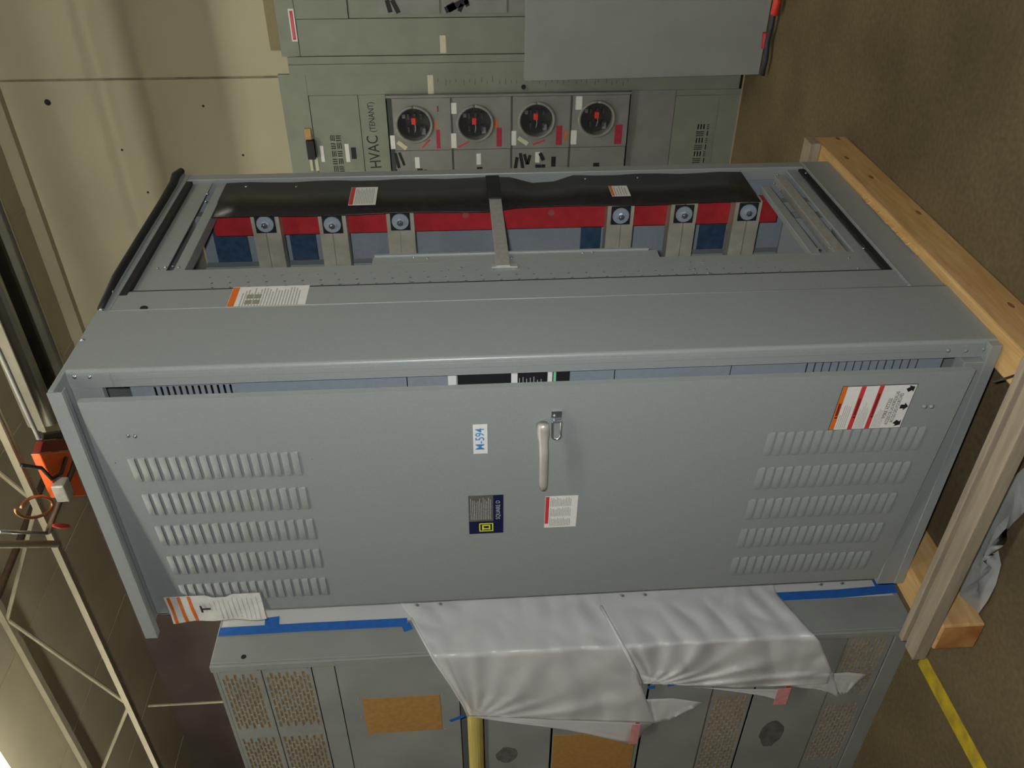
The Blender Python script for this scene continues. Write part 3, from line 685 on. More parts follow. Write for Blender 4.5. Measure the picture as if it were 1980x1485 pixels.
# everything made for the door as a child of the cabinet is regrouped below
regroup = {'asset_number': 'asset_label', 'rating_block': 'maker_plate', 'rating_print': 'maker_plate', 'maker_name': 'maker_plate', 'emblem': 'maker_plate', 'red_band': 'danger_label', 'danger_print': 'danger_label',
           'label_face': 'fork_access_label', 'colour_band': 'fork_access_label', 'band_print': 'fork_access_label', 'warning_triangle': 'fork_access_label', 'print': 'fork_access_label', 'access_text': 'fork_access_label', 'arrow': 'fork_access_label', 'label_letter': 'torn_label'}
for o in list(A.children):      # labels are parts of the cabinet, their prints sub-parts
    k = o.name.split('.')[0]
    if k in regroup:
        par = bpy.data.objects[regroup[k]]
        if k in ('red_band', 'print') and o.data.materials[0] in (ORANGEL, PRINTL) and o.data.vertices[0].co.z > 1.8: par = tl
        o.parent = par; o.matrix_parent_inverse = Matrix()
for nme in ('asset_label', 'maker_plate', 'danger_label', 'fork_access_label', 'torn_label', 'handle', 'padlock_hasp'):
    o = bpy.data.objects[nme]; o.parent = A; o.matrix_parent_inverse = Matrix.Translation(-A.location)

# ================================================================== timber skid under cabinet A
S = thing('timber_skid', (-W / 2, .5, 0), 'pine skid of two runners and weathered cross timbers under the open-sided cabinet', 'skid')
RX1 = .028
for x0, x1 in ((RX1 - .10, RX1), (-.945, -.835)):
    r = MB(); r.box(x0, x1, -.245, 1.36, 0, Z0 - .001); ro = r.build('runner', PINE, S, bevel=.006)
    e = MB(); e.box(x0 + .006, x1 - .006, -.2462, -.2452, .006, Z0 - .007); e.build('end_grain', ENDG, ro)
    if x1 > 0:
        for x, y in [(1620, 268), (1637, 305), (1776, 411), (1955, 590), (1684, 342)]:
            RF = Frame((RX1, 0, 0), (0, 1, 0), (1, 0, 0)); a, b = RF.px(x, y)
            inst('knot', MB().cyl((0, 0, 0), (0, 0, .0006), .012, .009, 10).mesh('knot', PINEK), fm4(RF, a, min(max(b, .015), .115), 0) @ Matrix.Diagonal((1.3, .6, 1, 1)), ro)
        sp = MB(); random.seed(3)
        for i in range(16):
            y = .45 + random.random() * .45; l = .02 + .05 * random.random()
            sp.hexa([(.002, y, Z0 - .001), (.014, y, Z0 - .001), (.010, y + l, Z0 - .001), (.002, y + l, Z0 - .001), (.002, y, Z0 + .006), (.006, y, Z0 + .006 + .008 * random.random()), (.004, y + l, Z0 + .004), (.002, y + l, Z0 + .004)])
        sp.build('splintered_edge', PINE, ro)
tm = MB(); ZT = Z0 + .042
tm.box(-1.0, .06, -.172, -.150, Z0, ZT + .003); tm.box(-1.0, .06, -.188, -.172, Z0, ZT - .012); tm.box(-1.0, .06, -.240, -.188, Z0, ZT)
tm.build('cross_timber', WEATH, S, bevel=.003)
tm = MB(); tm.box(-1.0, RX1 + .005, 1.275, 1.345, Z0, Z0 + .042); tm.build('cross_timber', WEATH, S, bevel=.003)
npx = onz(1955, 725, ZT); MB().tube([(npx.x, npx.y + .01, Z0), (npx.x - .01, npx.y, ZT + .01), (npx.x - .035, npx.y + .02, ZT + .022)], .003, 6).build('bent_nail', TUBE, S)
# stray polythene under the skid
ply = [(1985, 900), (1985, 985), (1955, 1012), (1932, 1042), (1930, 1062), (1936, 1092), (1926, 1130), (1914, 1162), (1886, 1195), (1868, 1180), (1840, 1190), (1850, 1120), (1880, 1050), (1920, 960)]
cx = sum(p[0] for p in ply) / len(ply); cyy = sum(p[1] for p in ply) / len(ply)
mb = MB(); V = []; Fc = []; RN = 8
c3 = onz(cx, cyy, .03)
for j, p in enumerate(ply):
    e3 = onz(*p, .003)
    for i in range(1, RN + 1):
        t = i / RN; q = c3.lerp(e3, t)
        q.z = .004 + .045 * (1 - t ** 2) * (.6 + .4 * math.sin(j * 2.2 + i)) + .012 * noise.noise(q * 25)
        q.z = max(q.z, .003); V.append(q)
V.append(Vector((c3.x, c3.y, .05))); n = len(ply); ctr = len(V) - 1
for j in range(n):
    k = (j + 1) % n; Fc.append((ctr, j * RN, k * RN))
    for i in range(RN - 1): Fc.append((j * RN + i, j * RN + i + 1, k * RN + i + 1, k * RN + i))
mb.add(V, Fc); o = mb.build('plastic_scrap', mat('dusty_film', (.38, .38, .355), .4, 0, .15, 12, .5, 30), smooth=True)
tag(o, 'crumpled whitish plastic scrap on the floor beneath the skid', 'plastic sheet')

# ================================================================== cabinet B: older cabinet taped with polythene
XB, YBF, ZBT, XBL = -1.165, 0.0, 2.345, -2.9
BF = Frame((0, YBF, 0), (1, 0, 0), (0, -1, 0)); BSD = Frame((XB, 0, 0), (0, 1, 0), (1, 0, 0))
B = thing('vented_cabinet', ((XB + XBL) / 2, .45, 0), 'older grey cabinet with slotted brown vents, taped over with polythene sheets', 'cabinet')
bd = MB(); bd.box(XB - .006, XB, YBF + .0, .95, 0, ZBT); bd.box(XBL, XB - .0062, .94, .95, 0, ZBT); bd.box(XBL, XB - .0062, .03, .939, ZBT - .006, ZBT)
bd.box(XBL, XBL + .006, .03, .939, 0, ZBT - .0065); bd.box(XB - .03, XB, YBF - .012, YBF - .0002, 0, ZBT)
bd.build('body', OLDG, B, bevel=.004)
a, b = BSD.px(471, 1270); inst('grommet', bpy.data.meshes['grommet'], fm4(BSD, a, b, 0) @ Matrix.Scale(.8, 4), B)
XR = XB - .032
def slots(z0, z1, blocks, pitch=.0130, ln=.037, gap=.006, hgt=.0094):
    hs = []; r = 0; z = z1 - .012
    while z - hgt > z0 + .010:
        for (x0, x1) in blocks:
            x = x0 + (0 if r % 2 == 0 else (ln + gap) / 2)
            while x + ln <= x1 + .001: hs.append((x, x + ln, z - hgt, z)); x += ln + gap
        z -= pitch; r += 1
    return hs
def vent_panel(z0, z1, blocks, name='vent_panel'):
    o = MB().plate(BF, -2.55, XR, z0 + .002, z1 - .002, -.004, .0, slots(z0, z1, blocks)).build(name, OLDG, B)
    MB().fbox(BF, -2.53, XR - .01, z0 + .006, z1 - .006, -.02, -.0045).build('filter_mat', FILTER, o)
    for xx in (XR - .012,):
        for zz in (z0 + .012, z1 - .010): inst('screw', SCREWG, fm4(BF, xx, zz, 0) @ Matrix.Scale(.6, 4), B)
    return o
def plain(z0, z1, n1=0.0, name='cover_panel', x0=-2.55):
    return MB().fbox(BF, x0, XR, z0 + .002, z1 - .002, -.004, n1).build(name, OLDG, B, bevel=.001)
blk = [(-1.545, -1.225), (-1.90, -1.585), (-2.26, -1.945)]
MB().fbox(BF, -2.6, XR, ZBT - .012, ZBT - .001, -.004, .0).build('cover_panel', OLDG, B)
vent_panel(2.190, ZBT - .012, blk); vent_panel(2.028, 2.190, blk)
plain(1.952, 2.028); 
bz = plain(1.548, 1.952, .003, 'instrument_door')
a0, a1, b0, b1 = BF.rc((700, 1350), (855, 1408))
bo = MB().fbox(BF, a0, a1, b0, b1, .0032, .0045).build('hardboard_cover', BOARD, bz)
for u in (0, .5, 1):
    for v in (b0 - .012, b1 + .012): inst('screw', SCREWG, fm4(BF, a0 + (a1 - a0) * u, v, .003) @ Matrix.Scale(.6, 4), B)
MB().fbox(BF, -2.55, XR, 1.50, 1.56, -.12, -.115).build('gap_back', OLDG, B)
yf = MB()
for k in range(9):
    t0, t1 = k / 9 * math.pi, (k + 1) / 9 * math.pi
    zA = 1.498 + .028 * math.cos(t0); zB = 1.498 + .028 * math.cos(t1); nA = .02 * math.sin(t0); nB = .02 * math.sin(t1)
    yf.add([BF.P(-2.55, zA, nA), BF.P(XR - .2, zA, nA), BF.P(XR - .2, zB, nB), BF.P(-2.55, zB, nB)], [(0, 1, 2, 3)])
yf.fbox(BF, -2.55, XR - .2, 1.472, 1.524, -.02, -.001)
yf.build('insulation_strip', YELF, B)
pa = plain(1.222, 1.468); 
pb = plain(.888, 1.218)
a0, _ = BF.px(1150, 1412); bo = MB().fbox(BF, -2.55, -1.70, .905, 1.212, .0003, .002).build('hardboard_cover', BOARD, pb)
plain(.652, .884)
def stain(F, x, y, ra, rb, parent, seed, off):
    a, b = F.px(x, y); random.seed(seed); pts = []
    for i in range(18):
        t = i / 18 * 2 * math.pi; k = 1 + .18 * (random.random() - .5); pts.append(F.P(a + ra * k * math.cos(t), b + rb * k * math.sin(t), off))
    MB().prism(pts, F.n * .0004).build('stain', STAIN, parent)
stain(BF, 980, 1460, .052, .040, pa, 2, .0002)
vent_panel(.500, .650, [(-2.32, -1.50)])
pc = plain(.222, .496); stain(BF, 1492, 1418, .085, .045, pc, 5, .0002)
vent_panel(.060, .220, [(-1.55, -1.20), (-1.98, -1.60), (-2.4, -2.02)])
MB().fbox(BF, -2.9, XR, 0, .058, -.004, .004).build('bottom_rail', OLDG, B, bevel=.001)
MB().fbox(BF, -2.9, -2.552, 0, ZBT - .013, -.004, .0).build('end_panel', OLDG, B)
# polythene: one film over the far part of the side, two loose flaps folded round the corner
YF = BSD.px(600, 1204)[0] - .012
fm_ = MB().add([BSD.P(YF, .02, .002), BSD.P(.93, .02, .002), BSD.P(.93, ZBT - .01, .002), BSD.P(YF, ZBT - .01, .002)], [(0, 1, 2, 3)])
o = fm_.build('plastic_film', POLY); sm = o.modifiers.new('s', 'SOLIDIFY'); sm.thickness = .0006; sm.offset = 1
tag(o, 'milky polythene film stretched over the taped cabinet side', 'plastic sheet')
def drape(name, rows, label, amp=.012, seed=0, nu=70, nv=60, lift=None):
    """rows: list of picture polylines from the hinge line to the free edge; points fall on the cabinet's side or front"""
    def samp(row, u):
        n = len(row) - 1; t = u * n; i = min(int(t), n - 1); t -= i
        return (row[i][0] + (row[i + 1][0] - row[i][0]) * t, row[i][1] + (row[i + 1][1] - row[i][1]) * t)
    V = []
    for j in range(nv + 1):
        v = j / nv; n = len(rows) - 1; t = v * n; k = min(int(t), n - 1); t -= k
        for i in range(nu + 1):
            u = i / nu; p, q = samp(rows[k], u), samp(rows[k + 1], u)
            x, y = p[0] + (q[0] - p[0]) * t, p[1] + (q[1] - p[1]) * t
            th = math.atan2(u - .85, v + .12); th2 = math.atan2(u - .02, 1.05 - v)
            wr = amp * .55 * abs(math.sin(th * 11 + seed)) ** 2 * (.3 + .7 * v) + amp * .5 * abs(math.sin(th2 * 13)) ** 3 * v + .5 * amp * (.35 + .65 * v) * (.5 + .5 * math.sin(u * 17 + v * 6 + 3 * noise.noise(Vector((u * 3, v * 3, seed))))) + amp * .8 * abs(noise.noise(Vector((u * 7, v * 5, seed + 3))))
            off = .004 + wr + (lift(u, v) if lift else 0)
            h = hit(x, y, Vector((XB + off, 0, 0)), Vector((1, 0, 0)))
            if h.y < YBF - .013 - off: h = hit(x, y, Vector((0, YBF - .013 - off, 0)), Vector((0, 1, 0)))
            V.append(h)
    F = [(j * (nu + 1) + i, j * (nu + 1) + i + 1, (j + 1) * (nu + 1) + i + 1, (j + 1) * (nu + 1) + i) for j in range(nv) for i in range(nu)]
    mb = MB().add(V, F); o = mb.build(name, POLY, smooth=True)
    s = o.modifiers.new('s', 'SOLIDIFY'); s.thickness = .0006
    return tag(o, label, 'plastic sheet', 'loose polythene flaps')
sh1 = drape('plastic_flap', [[(745, 1130), (950, 1120), (1150, 1105)], [(795, 1195), (990, 1190), (1165, 1172)], [(832, 1262), (1010, 1258), (1212, 1258)], [(880, 1340), (1050, 1345), (1238, 1322)], [(905, 1384), (1080, 1392), (1266, 1398)]],
            'loose polythene flap reaching over the yellow strip of the taped cabinet', .012, 1)
sh2 = drape('plastic_flap', [[(1150, 1100), (1330, 1095), (1480, 1085)], [(1162, 1170), (1340, 1160), (1502, 1148)], [(1212, 1256), (1400, 1235), (1585, 1240)], [(1236, 1300), (1420, 1290), (1608, 1298)], [(1244, 1322), (1430, 1330), (1600, 1322)]],
            'loose polythene flap reaching down over the smudged lower panel', .016, 2)
def corner(rows, parent, seed):     # hanging torn corner, a part of its flap
    o = drape('hanging_corner', rows, 'x', .006, seed, 10, 8)
    for k in ('label', 'category', 'group'): del o[k]
    o.parent = parent; return o
corner([[(905, 1384), (1080, 1392), (1262, 1397)], [(925, 1388), (1090, 1405), (1240, 1420)], [(935, 1390), (1100, 1412), (1228, 1440)]], sh1, 4)
corner([[(1250, 1352), (1300, 1350), (1358, 1358)], [(1258, 1378), (1300, 1368), (1340, 1370)], [(1266, 1398), (1295, 1392), (1315, 1382)]], sh1, 5)
corner([[(1505, 1322), (1560, 1310), (1610, 1300)], [(1540, 1330), (1590, 1325), (1616, 1320)], [(1580, 1332), (1605, 1340), (1621, 1349)]], sh2, 6)
corner([[(1612, 1302), (1640, 1300), (1676, 1304)], [(1615, 1320), (1635, 1318), (1655, 1322)], [(1622, 1342), (1630, 1344), (1638, 1340)]], sh2, 7)
corner([[(1330, 1328), (1420, 1332), (1520, 1333)], [(1380, 1332), (1440, 1340), (1520, 1346)], [(1440, 1338), (1480, 1346), (1518, 1358)]], sh2, 8)
def fold(pts, parent, r=.004):
    V = []
    for x, y in pts:
        h = hit(x, y, Vector((XB + .03, 0, 0)), Vector((1, 0, 0)))
        if h.y < YBF - .04: h = hit(x, y, Vector((0, YBF - .04, 0)), Vector((0, 1, 0)))
        V.append(h)
    o = MB().tube(V, r, 6).build('rolled_edge', POLY, smooth=True); o.parent = parent
fold([(795, 1195), (815, 1232), (840, 1278), (872, 1325), (895, 1362), (905, 1384)], sh1)
fold([(1162, 1172), (1185, 1215), (1208, 1256), (1225, 1290), (1238, 1322)], sh1, .006)
def pinkhem(tr, bl, parent):
    a0, a1, b0, b1 = BF.rc(tr, bl, .03); o = MB().fbox(BF, a0, a1, b0, b1, .032, .034).build('pink_hem', PINK); o.parent = parent
    o2 = MB().fbox(BF, a1 + .004, a1 + .02, b0 + .004, b0 + .018, .03, .032).build('red_mark', REDL); o2.parent = parent
pinkhem((1222, 1400), (1232, 1436), sh1); pinkhem((1504, 1331), (1519, 1360), sh2)
# blue tape
def tape(F, pts, wdt, off, label):
    V = [F.px(x, y, off) for x, y in pts]; mb = MB()
    for (a0, b0), (a1, b1) in zip(V, V[1:]):
        d = Vector((a1 - a0, b1 - b0)).normalized(); nrm = Vector((-d.y, d.x)) * wdt / 2
        mb.prism([F.P(a0 + nrm.x, b0 + nrm.y, off), F.P(a0 - nrm.x, b0 - nrm.y, off), F.P(a1 - nrm.x, b1 - nrm.y, off), F.P(a1 + nrm.x, b1 + nrm.y, off)], F.n * .0008)
    return tag(mb.build('masking_tape', TAPE), label, 'tape', 'blue masking tape')
tape(BSD, [(424, 1222), (600, 1212), (787, 1203)], .034, .0035, 'long blue tape strip sealing the upper film edge of the taped cabinet')
tape(BSD, [(512, 1207), (540, 1203)], .05, .0045, 'short blue tape patch overlapping the upper film edge')
tape(BSD, [(784, 1206), (790, 1219)], .03, .0046, 'torn blue tape end where the upper flap begins')
tape(BSD, [(1500, 1154), (1620, 1148), (1735, 1138)], .036, .0035, 'long blue tape strip sealing the lower film edge near the pine runner')
tape(BSD, [(1690, 1130), (1732, 1128)], .04, .0045, 'short blue tape patch over the lower film end near the pine runner')
tape(BF, [(870, 1394), (897, 1384)], .016, .018, 'small blue tape tab holding the flap beside the yellow strip')
tape(BSD, [(1126, 1216), (1150, 1211)], .028, .002, 'blue tape patch under the upper flap near the cabinet corner')
tape(BF, [(1178, 1329), (1210, 1320)], .018, .014, 'blue tape scrap at the seam between both flaps')
tape(BF, [(1252, 1329), (1266, 1328)], .016, .036, 'blue tape scrap on the free edge of the lower flap')
tape(BF, [(1290, 1325), (1303, 1323)], .012, .036, 'tiny blue tape dot on the free edge of the lower flap')

# ================================================================== cabinets C: meter centre
YC = 2.63
CF = Frame((0, YC, 0), (1, 0, 0), (0, -1, 0))
C1 = thing('meter_cabinet', (-.5, YC + .3, 0), 'grey-green meter cabinet with four round meter sockets, behind the open cabinet', 'cabinet')
C2 = thing('meter_cabinet', (.5, YC + .3, 0), 'grey-green cabinet with red sign, half hidden by a loose grey panel', 'cabinet')
XS = -.085; ZCT = 2.26      # joint between both sections
cb = MB(); cb.box(-.90, -.895, YC + .006, YC + .6, 0, ZCT); cb.box(XS - .006, XS - .001, YC + .006, YC + .6, 0, ZCT); cb.box(-.894, XS - .0065, YC + .59, YC + .6, 0, ZCT); cb.box(-.894, XS - .0065, YC + .02, YC + .589, ZCT - .005, ZCT)
cb.build('body', GREEN, C1)
za = ZCT
def cpan(parent, tr, bl, n1, M=GREEN, name='cover_panel', n0=-.003, holes=None, gap=.0):
    a0, a1, b0, b1 = CF.rc(tr, bl)
    mb = MB()
    if holes: mb.plate(CF, a0 + gap, a1 - gap, b0 + gap, b1 - gap, n0, n1, holes)
    else: mb.fbox(CF, a0 + gap, a1 - gap, b0 + gap, b1 - gap, n0, n1)
    return mb.build(name, M, parent, bevel=0 if holes else .0015)
# metres of the left section: z bands measured on its face
tz, v1z, v0z, mz1, mz0, w1z, w0z = 2.225, 2.221, 1.976, 1.838, .583, .345, .13
MB().fbox(CF, -.90, XS, tz, ZCT + .10, -.02, -.001).build('top_flange', GREEN, C1, bevel=.002)
xm0, xm1 = -.81, -.19
def weave(a0, a1, b0, b1, nc, nr):
    """basket-weave vent: blocks of three slots, alternately upright and level"""
    hs = []; ca, cb_ = (a1 - a0) / nc, (b1 - b0) / nr
    for i in range(nc):
        for j in range(nr):
            x, z = a0 + ca * i, b0 + cb_ * j
            for k in range(3):
                if (i + j) % 2: hs.append((x + .12 * ca, x + .88 * ca, z + cb_ * (.12 + .28 * k), z + cb_ * (.26 + .28 * k)))
                else: hs.append((x + ca * (.12 + .28 * k), x + ca * (.26 + .28 * k), z + .1 * cb_, z + .9 * cb_))
    return hs
va0, va1, vb0, vb1 = CF.rc((636, 259), (668, 333))
o = MB().plate(CF, xm0, xm1, v0z + .003, v1z, -.003, .004, weave(va0, va1, vb0, vb1, 5, 2)).build('vent_cover', GREEN, C1)
MB().fbox(CF, xm0 + .02, xm1 - .02, v0z + .02, v1z - .02, -.25, -.245).build('vent_backing', GREEN, o)
MB().fbox(CF, xm0, xm1, mz1 + .002, v0z, -.003, .002).build('cover_panel', GREEN, C1, bevel=.001)
MB().fbox(CF, xm1 + .001, XS, .02, tz - .001, -.003, .002).build('side_strip', GREEN, C1, bevel=.001)
MB().fbox(CF, xm0, xm1, w1z + .002, mz0 - .002, -.003, .002).build('cover_panel', GREEN2, C1, bevel=.001)
va0, va1, vb0, vb1 = CF.rc((1346, 238), (1372, 328))
o = MB().plate(CF, xm0, xm1 - .03, w0z + .02, w1z, -.003, .004, weave(va0, va1, vb0, vb1, 7, 2)).build('vent_cover', GREEN, C1)
MB().fbox(CF, xm0 + .02, xm1 - .05, w0z + .04, w1z - .02, -.25, -.245).build('vent_backing', GREEN, o)
MB().fbox(CF, xm0, xm1 - .0295, .005, w0z + .018, -.003, .002).build('bottom_rail', GREEN, C1, bevel=.001)
MB().fbox(CF, xm1 - .0292, xm1, .005, w1z, -.003, .002).build('cover_panel', GREEN, C1, bevel=.001)
MB().fbox(CF, -.90, xm0 - .002, .005, tz - .001, -.003, .002).build('side_strip', GREEN, C1, bevel=.001)
mf = MB(); mf.fbox(CF, xm0, xm1, mz0, mz1, -.10, -.045); mf.build('meter_trough', GREEN, C1)
MB().fbox(CF, xm1 - .012, xm1, mz0, mz1, .0, .026).build('trough_rim', GREEN2, C1, bevel=.002)
# the four meter sockets, each with socket cover above and breaker cover beside it
CRED = mat('crimson_sticker', (.40, .03, .06), .5, 0, .15, 90)
def meter(zt, zb, ring_px, spec):
    a1 = xm1 - .014; a0 = -.475; MD = .024
    (cxp, cyp) = ring_px; ca, cz = CF.px(cxp, cyp, MD); R = .085
    n = 40; mb = MB()
    sq = []
    for i in range(n):
        t = 2 * math.pi * i / n; c, s_ = math.cos(t), math.sin(t)
        k = min(((a1 - ca) / c) if c > 1e-6 else (((a0 - ca) / c) if c < -1e-6 else 9), ((zt - cz) / s_) if s_ > 1e-6 else (((zb - cz) / s_) if s_ < -1e-6 else 9))
        sq.append((ca + k * c, cz + k * s_))
    # snap nearest perimeter points on the corners
    for cn in ((a0, zb), (a1, zb), (a1, zt), (a0, zt)):
        j = min(range(n), key=lambda q: (sq[q][0] - cn[0]) ** 2 + (sq[q][1] - cn[1]) ** 2); sq[j] = cn
    ci = [(ca + R * math.cos(2 * math.pi * i / n), cz + R * math.sin(2 * math.pi * i / n)) for i in range(n)]
    V = [CF.P(*p, MD) for p in sq] + [CF.P(*p, MD) for p in ci] + [CF.P(*p, -.001) for p in sq] + [CF.P(*p, -.03) for p in ci]
    Fc = []
    for i in range(n):
        k = (i + 1) % n
        Fc += [(i, k, n + k, n + i), (2 * n + i, 2 * n + k, k, i), (n + i, n + k, 3 * n + k, 3 * n + i)]
    mb.add(V, Fc); cov = mb.build('socket_cover', GREEN2, C1)
    rg = MB(); pts = [CF.P(ca + (R + .006) * math.cos(2 * math.pi * i / 36), cz + (R + .006) * math.sin(2 * math.pi * i / 36), MD + .003) for i in range(37)]
    rg.tube(pts, .008, 8).build('socket_ring', GREEN2, cov, smooth=True)
    MB().cyl(CF.P(ca, cz, -.031), CF.P(ca, cz, -.027), R + .004, n=32).build('socket_back', mat('socket_base', (0.05, 0.05, 0.048), .5), cov)
    jw = MB()
    for dx in (-.048, .02):
        for dz in (-.040, -.008, .026): jw.fbox(CF, ca + dx, ca + dx + .028, cz + dz, cz + dz + .010, -.027, .004)
    jw.build('contact_jaws', mat('jaw_metal', (.16, .15, .14), .35, .6, .3, 60), cov)
    sv = MB(); sv.fbox(CF, ca - .062, ca - .030, cz - .075 + .02, cz - .035, -.027, .0); sv.fbox(CF, ca + .025, ca + .045, cz + .045, cz + .062, -.027, .002); sv.build('barrier_clip', mat('grey_clip', (.30, .31, .32), .35, .3, .2, 40), cov)
    pa_, pz = CF.px(*spec['plug'], .02)
    MB().fbox(CF, pa_ - .016, pa_ + .016, pz - .011, pz + .011, .008, .030).build('red_plug', PLUGR, cov, bevel=.002)
    wr = [CF.P(pa_ - .016 - .012 * q, pz - .004 - .004 * math.sin(q * .9), .02 - .003 * q) for q in range(5)]
    MB().tube(wr, .0025, 6).build('plug_wire', mat('grey_wire', (.3, .3, .29), .5), cov, smooth=True)
    brk = MB().fbox(CF, xm0 + .003, a0 - .004, zb, zt, -.001, .020).build('breaker_cover', GREEN2, C1, bevel=.002)
    for kind, tr, bl in spec['marks']:
        par = brk if (tr[1] > 286) else cov
        nn = .0203 if par is brk else MD + .0003
        M = {'w': WHITE, 'r': REDL, 'k': INK, 'o': ORANGEL, 'g': BUFF, 'd': DRED}[kind]
        if kind == 'r': M = CRED
        if kind == 'w' and len(M.name):
            q = CF.rc(tr, bl, nn); o = MB().fbox(CF, *q, nn, nn + .0008).build('sticker', WHITE, par)
            lm = MB(); lines(lm, CF, q[0] + .003, q[1] - .002, q[2] + .003, q[3] - .003, nn + .0008, 3, fill=.3, ragged=.1)
        else:
            q = CF.rc(tr, bl, nn); MB().fbox(CF, *q, nn, nn + .0007).build({'r': 'red_sticker', 'k': 'black_mark', 'o': 'orange_sticker', 'g': 'buff_sticker', 'd': 'red_stamp'}[kind], M, par)
    for (p, q_, wd, M) in spec.get('strokes', []):
        a0_, b0_ = CF.px(*p, .021); a1_, b1_ = CF.px(*q_, .021); d = Vector((a1_ - a0_, b1_ - b0_)).normalized(); nr = Vector((-d.y, d.x)) * wd / 2
        par = brk if p[1] > 286 else cov; nn = .0206 if par is brk else MD + .0006
        MB().prism([CF.P(a0_ + nr.x, b0_ + nr.y, nn), CF.P(a0_ - nr.x, b0_ - nr.y, nn), CF.P(a1_ - nr.x, b1_ - nr.y, nn), CF.P(a1_ + nr.x, b1_ + nr.y, nn)], CF.n * .0006).build('marker_stroke' if M is INK else 'slanted_sticker', M, par)
zl = [1.813, 1.507, 1.198, .890, .585]
meter(zl[0] - .004, zl[1] + .006, (801, 241), {'plug': (800, 234), 'marks': [('w', (754, 262), (765, 288)), ('r', (843, 251), (852, 287)), ('o', (840, 231), (844, 251)), ('d', (845, 205), (848, 216)), ('w', (802, 304), (812, 325)), ('k', (807, 326), (818, 336)), ('k', (765, 328), (769, 337)), ('k', (820, 328), (826, 336)), ('k', (832, 329), (837, 336))],
      'strokes': [((764, 296), (772, 325), .016, INK), ((772, 295), (782, 320), .013, INK), ((769, 274), (786, 287), .022, BUFF), ((817, 285), (831, 270), .008, REDL)]})
meter(zl[1] - .004, zl[2] + .006, (919, 239), {'plug': (917, 234), 'marks': [('w', (872, 199), (883, 220)), ('w', (872, 258), (883, 286)), ('r', (960, 247), (970, 283)), ('o', (957, 230), (962, 248)), ('w', (921, 297), (930, 318)), ('k', (922, 323), (933, 333)), ('k', (885, 329), (891, 334))],
      'strokes': [((886, 284), (908, 273), .008, REDL)]})
meter(zl[2] - .004, zl[3] + .006, (1038, 233), {'plug': (1036, 225), 'marks': [('w', (989, 253), (998, 281)), ('r', (1076, 243), (1086, 280)), ('o', (1092, 252), (1096, 271)), ('w', (1035, 294), (1043, 314)), ('k', (1035, 318), (1046, 330)), ('k', (1047, 318), (1054, 330)), ('k', (1066, 303), (1074, 322))],
      'strokes': [((996, 327), (1000, 304), .018, INK), ((1006, 296), (1011, 326), .018, INK), ((1014, 298), (1019, 318), .016, INK), ((1020, 318), (1025, 300), .016, INK), ((1044, 296), (1051, 310), .020, INK), ((1002, 266), (1020, 278), .022, BUFF), ((1030, 279), (1053, 271), .008, REDL)]})
meter(zl[3] - .004, zl[4] + .006, (1154, 230), {'plug': (1154, 222), 'marks': [('w', (1114, 186), (1125, 212)), ('w', (1104, 252), (1114, 279)), ('r', (1190, 241), (1201, 278)), ('k', (1147, 315), (1158, 328))]})
# writing and small things on the left section
def hand(s, p, q, F, off, parent, M=INK, k=1.25):
    a0, b0 = F.px(*p, off); a1, b1 = F.px(*q, off)
    t = text('handwriting', s, F, a0, (b0 + b1) / 2, off, .06 * k, M, parent, .8, rotz=math.atan2(b1 - b0, a1 - a0) * .5)
    return t
hand('HVAC', (731, 326), (722, 275), CF, .0024, C1, k=1.4); hand('(TENANT)', (722, 256), (716, 196), CF, .0024, C1, k=.72)
a0, a1, b0, b1 = CF.rc((826, 145), (839, 182)); MB().fbox(CF, a0, a1, b0, b1, .0022, .003).build('buff_sticker', BUFF, C1)
lm = MB(); random.seed(4)
for i in range(34):
    x = 835 + i * 11.5 + random.random() * 6
    if 1000 < x < 1030 or x > 1215: continue
    a, b = CF.px(x, 158 + 8 * random.random(), .002); lm.fbox(CF, a, a + .012 + .02 * random.random(), b, b + .003, .0021, .0024)
lm.build('faded_writing', mat('faded_ink', (.11, .115, .10), .7), C1)
a, b = CF.px(1012, 168); inst('knob', MB().cyl((0, 0, 0), (0, 0, .012), .012, .009, 14).mesh('knob', BLACK), fm4(CF, a, b, .002), C1)
for tr, bl, M, nme in [((588, 249), (603, 270), AMBER, 'amber_sticker'), ((592, 270), (612, 305), INK, 'plug_connector'), ((598, 304), (607, 330), BUFF, 'connector_label'), ((608, 304), (618, 330), BUFF, 'connector_label'), ((618, 282), (629, 313), WHITE, 'sticker'), ((666, 278), (678, 313), WHITE, 'sticker'), ((678, 285), (690, 307), INK, 'black_socket')]:
    a0, a1, b0, b1 = CF.rc(tr, bl, .004); n1 = .03 if nme in ('plug_connector',) else .006
    MB().fbox(CF, a0, a1, b0, b1, .0042 if bl[0] > 612 else -.001, n1).build(nme, M, C1, bevel=.001)
# right section
cb = MB(); cb.box(XS, XS + .005, YC - .01, YC + .6, 0, ZCT); cb.box(1.0, 1.005, YC, YC + .6, 0, ZCT); cb.box(XS + .006, .999, YC + .59, YC + .6, 0, ZCT); cb.box(XS + .006, .999, YC + .02, YC + .589, ZCT - .005, ZCT)
cb.build('body', GREEN, C2)
MB().fbox(CF, XS + .0002, -.036, .0, 2.30, -.003, .010).build('edge_rail', GREEN, C2, bevel=.002)
MB().fbox(CF, -.0355, .0, .0, 2.30, -.003, .007).build('edge_rail', GREEN, C2, bevel=.002)
xr0 = .003; xr1 = CF.px(700, 36)[0]
MB().fbox(CF, .001, 1.0, 2.235, 2.325, -.02, .0).build('top_flange', GREEN, C2, bevel=.002)
MB().fbox(CF, .03, 1.0, 2.326, 2.375, -.02, -.005).build('top_strip', mat('tan_strip', (.23, .19, .10), .7), C2)
MB().fbox(CF, xr0, xr1, .02, 2.232, -.003, .004).build('cover_panel', GREEN, C2, bevel=.001)
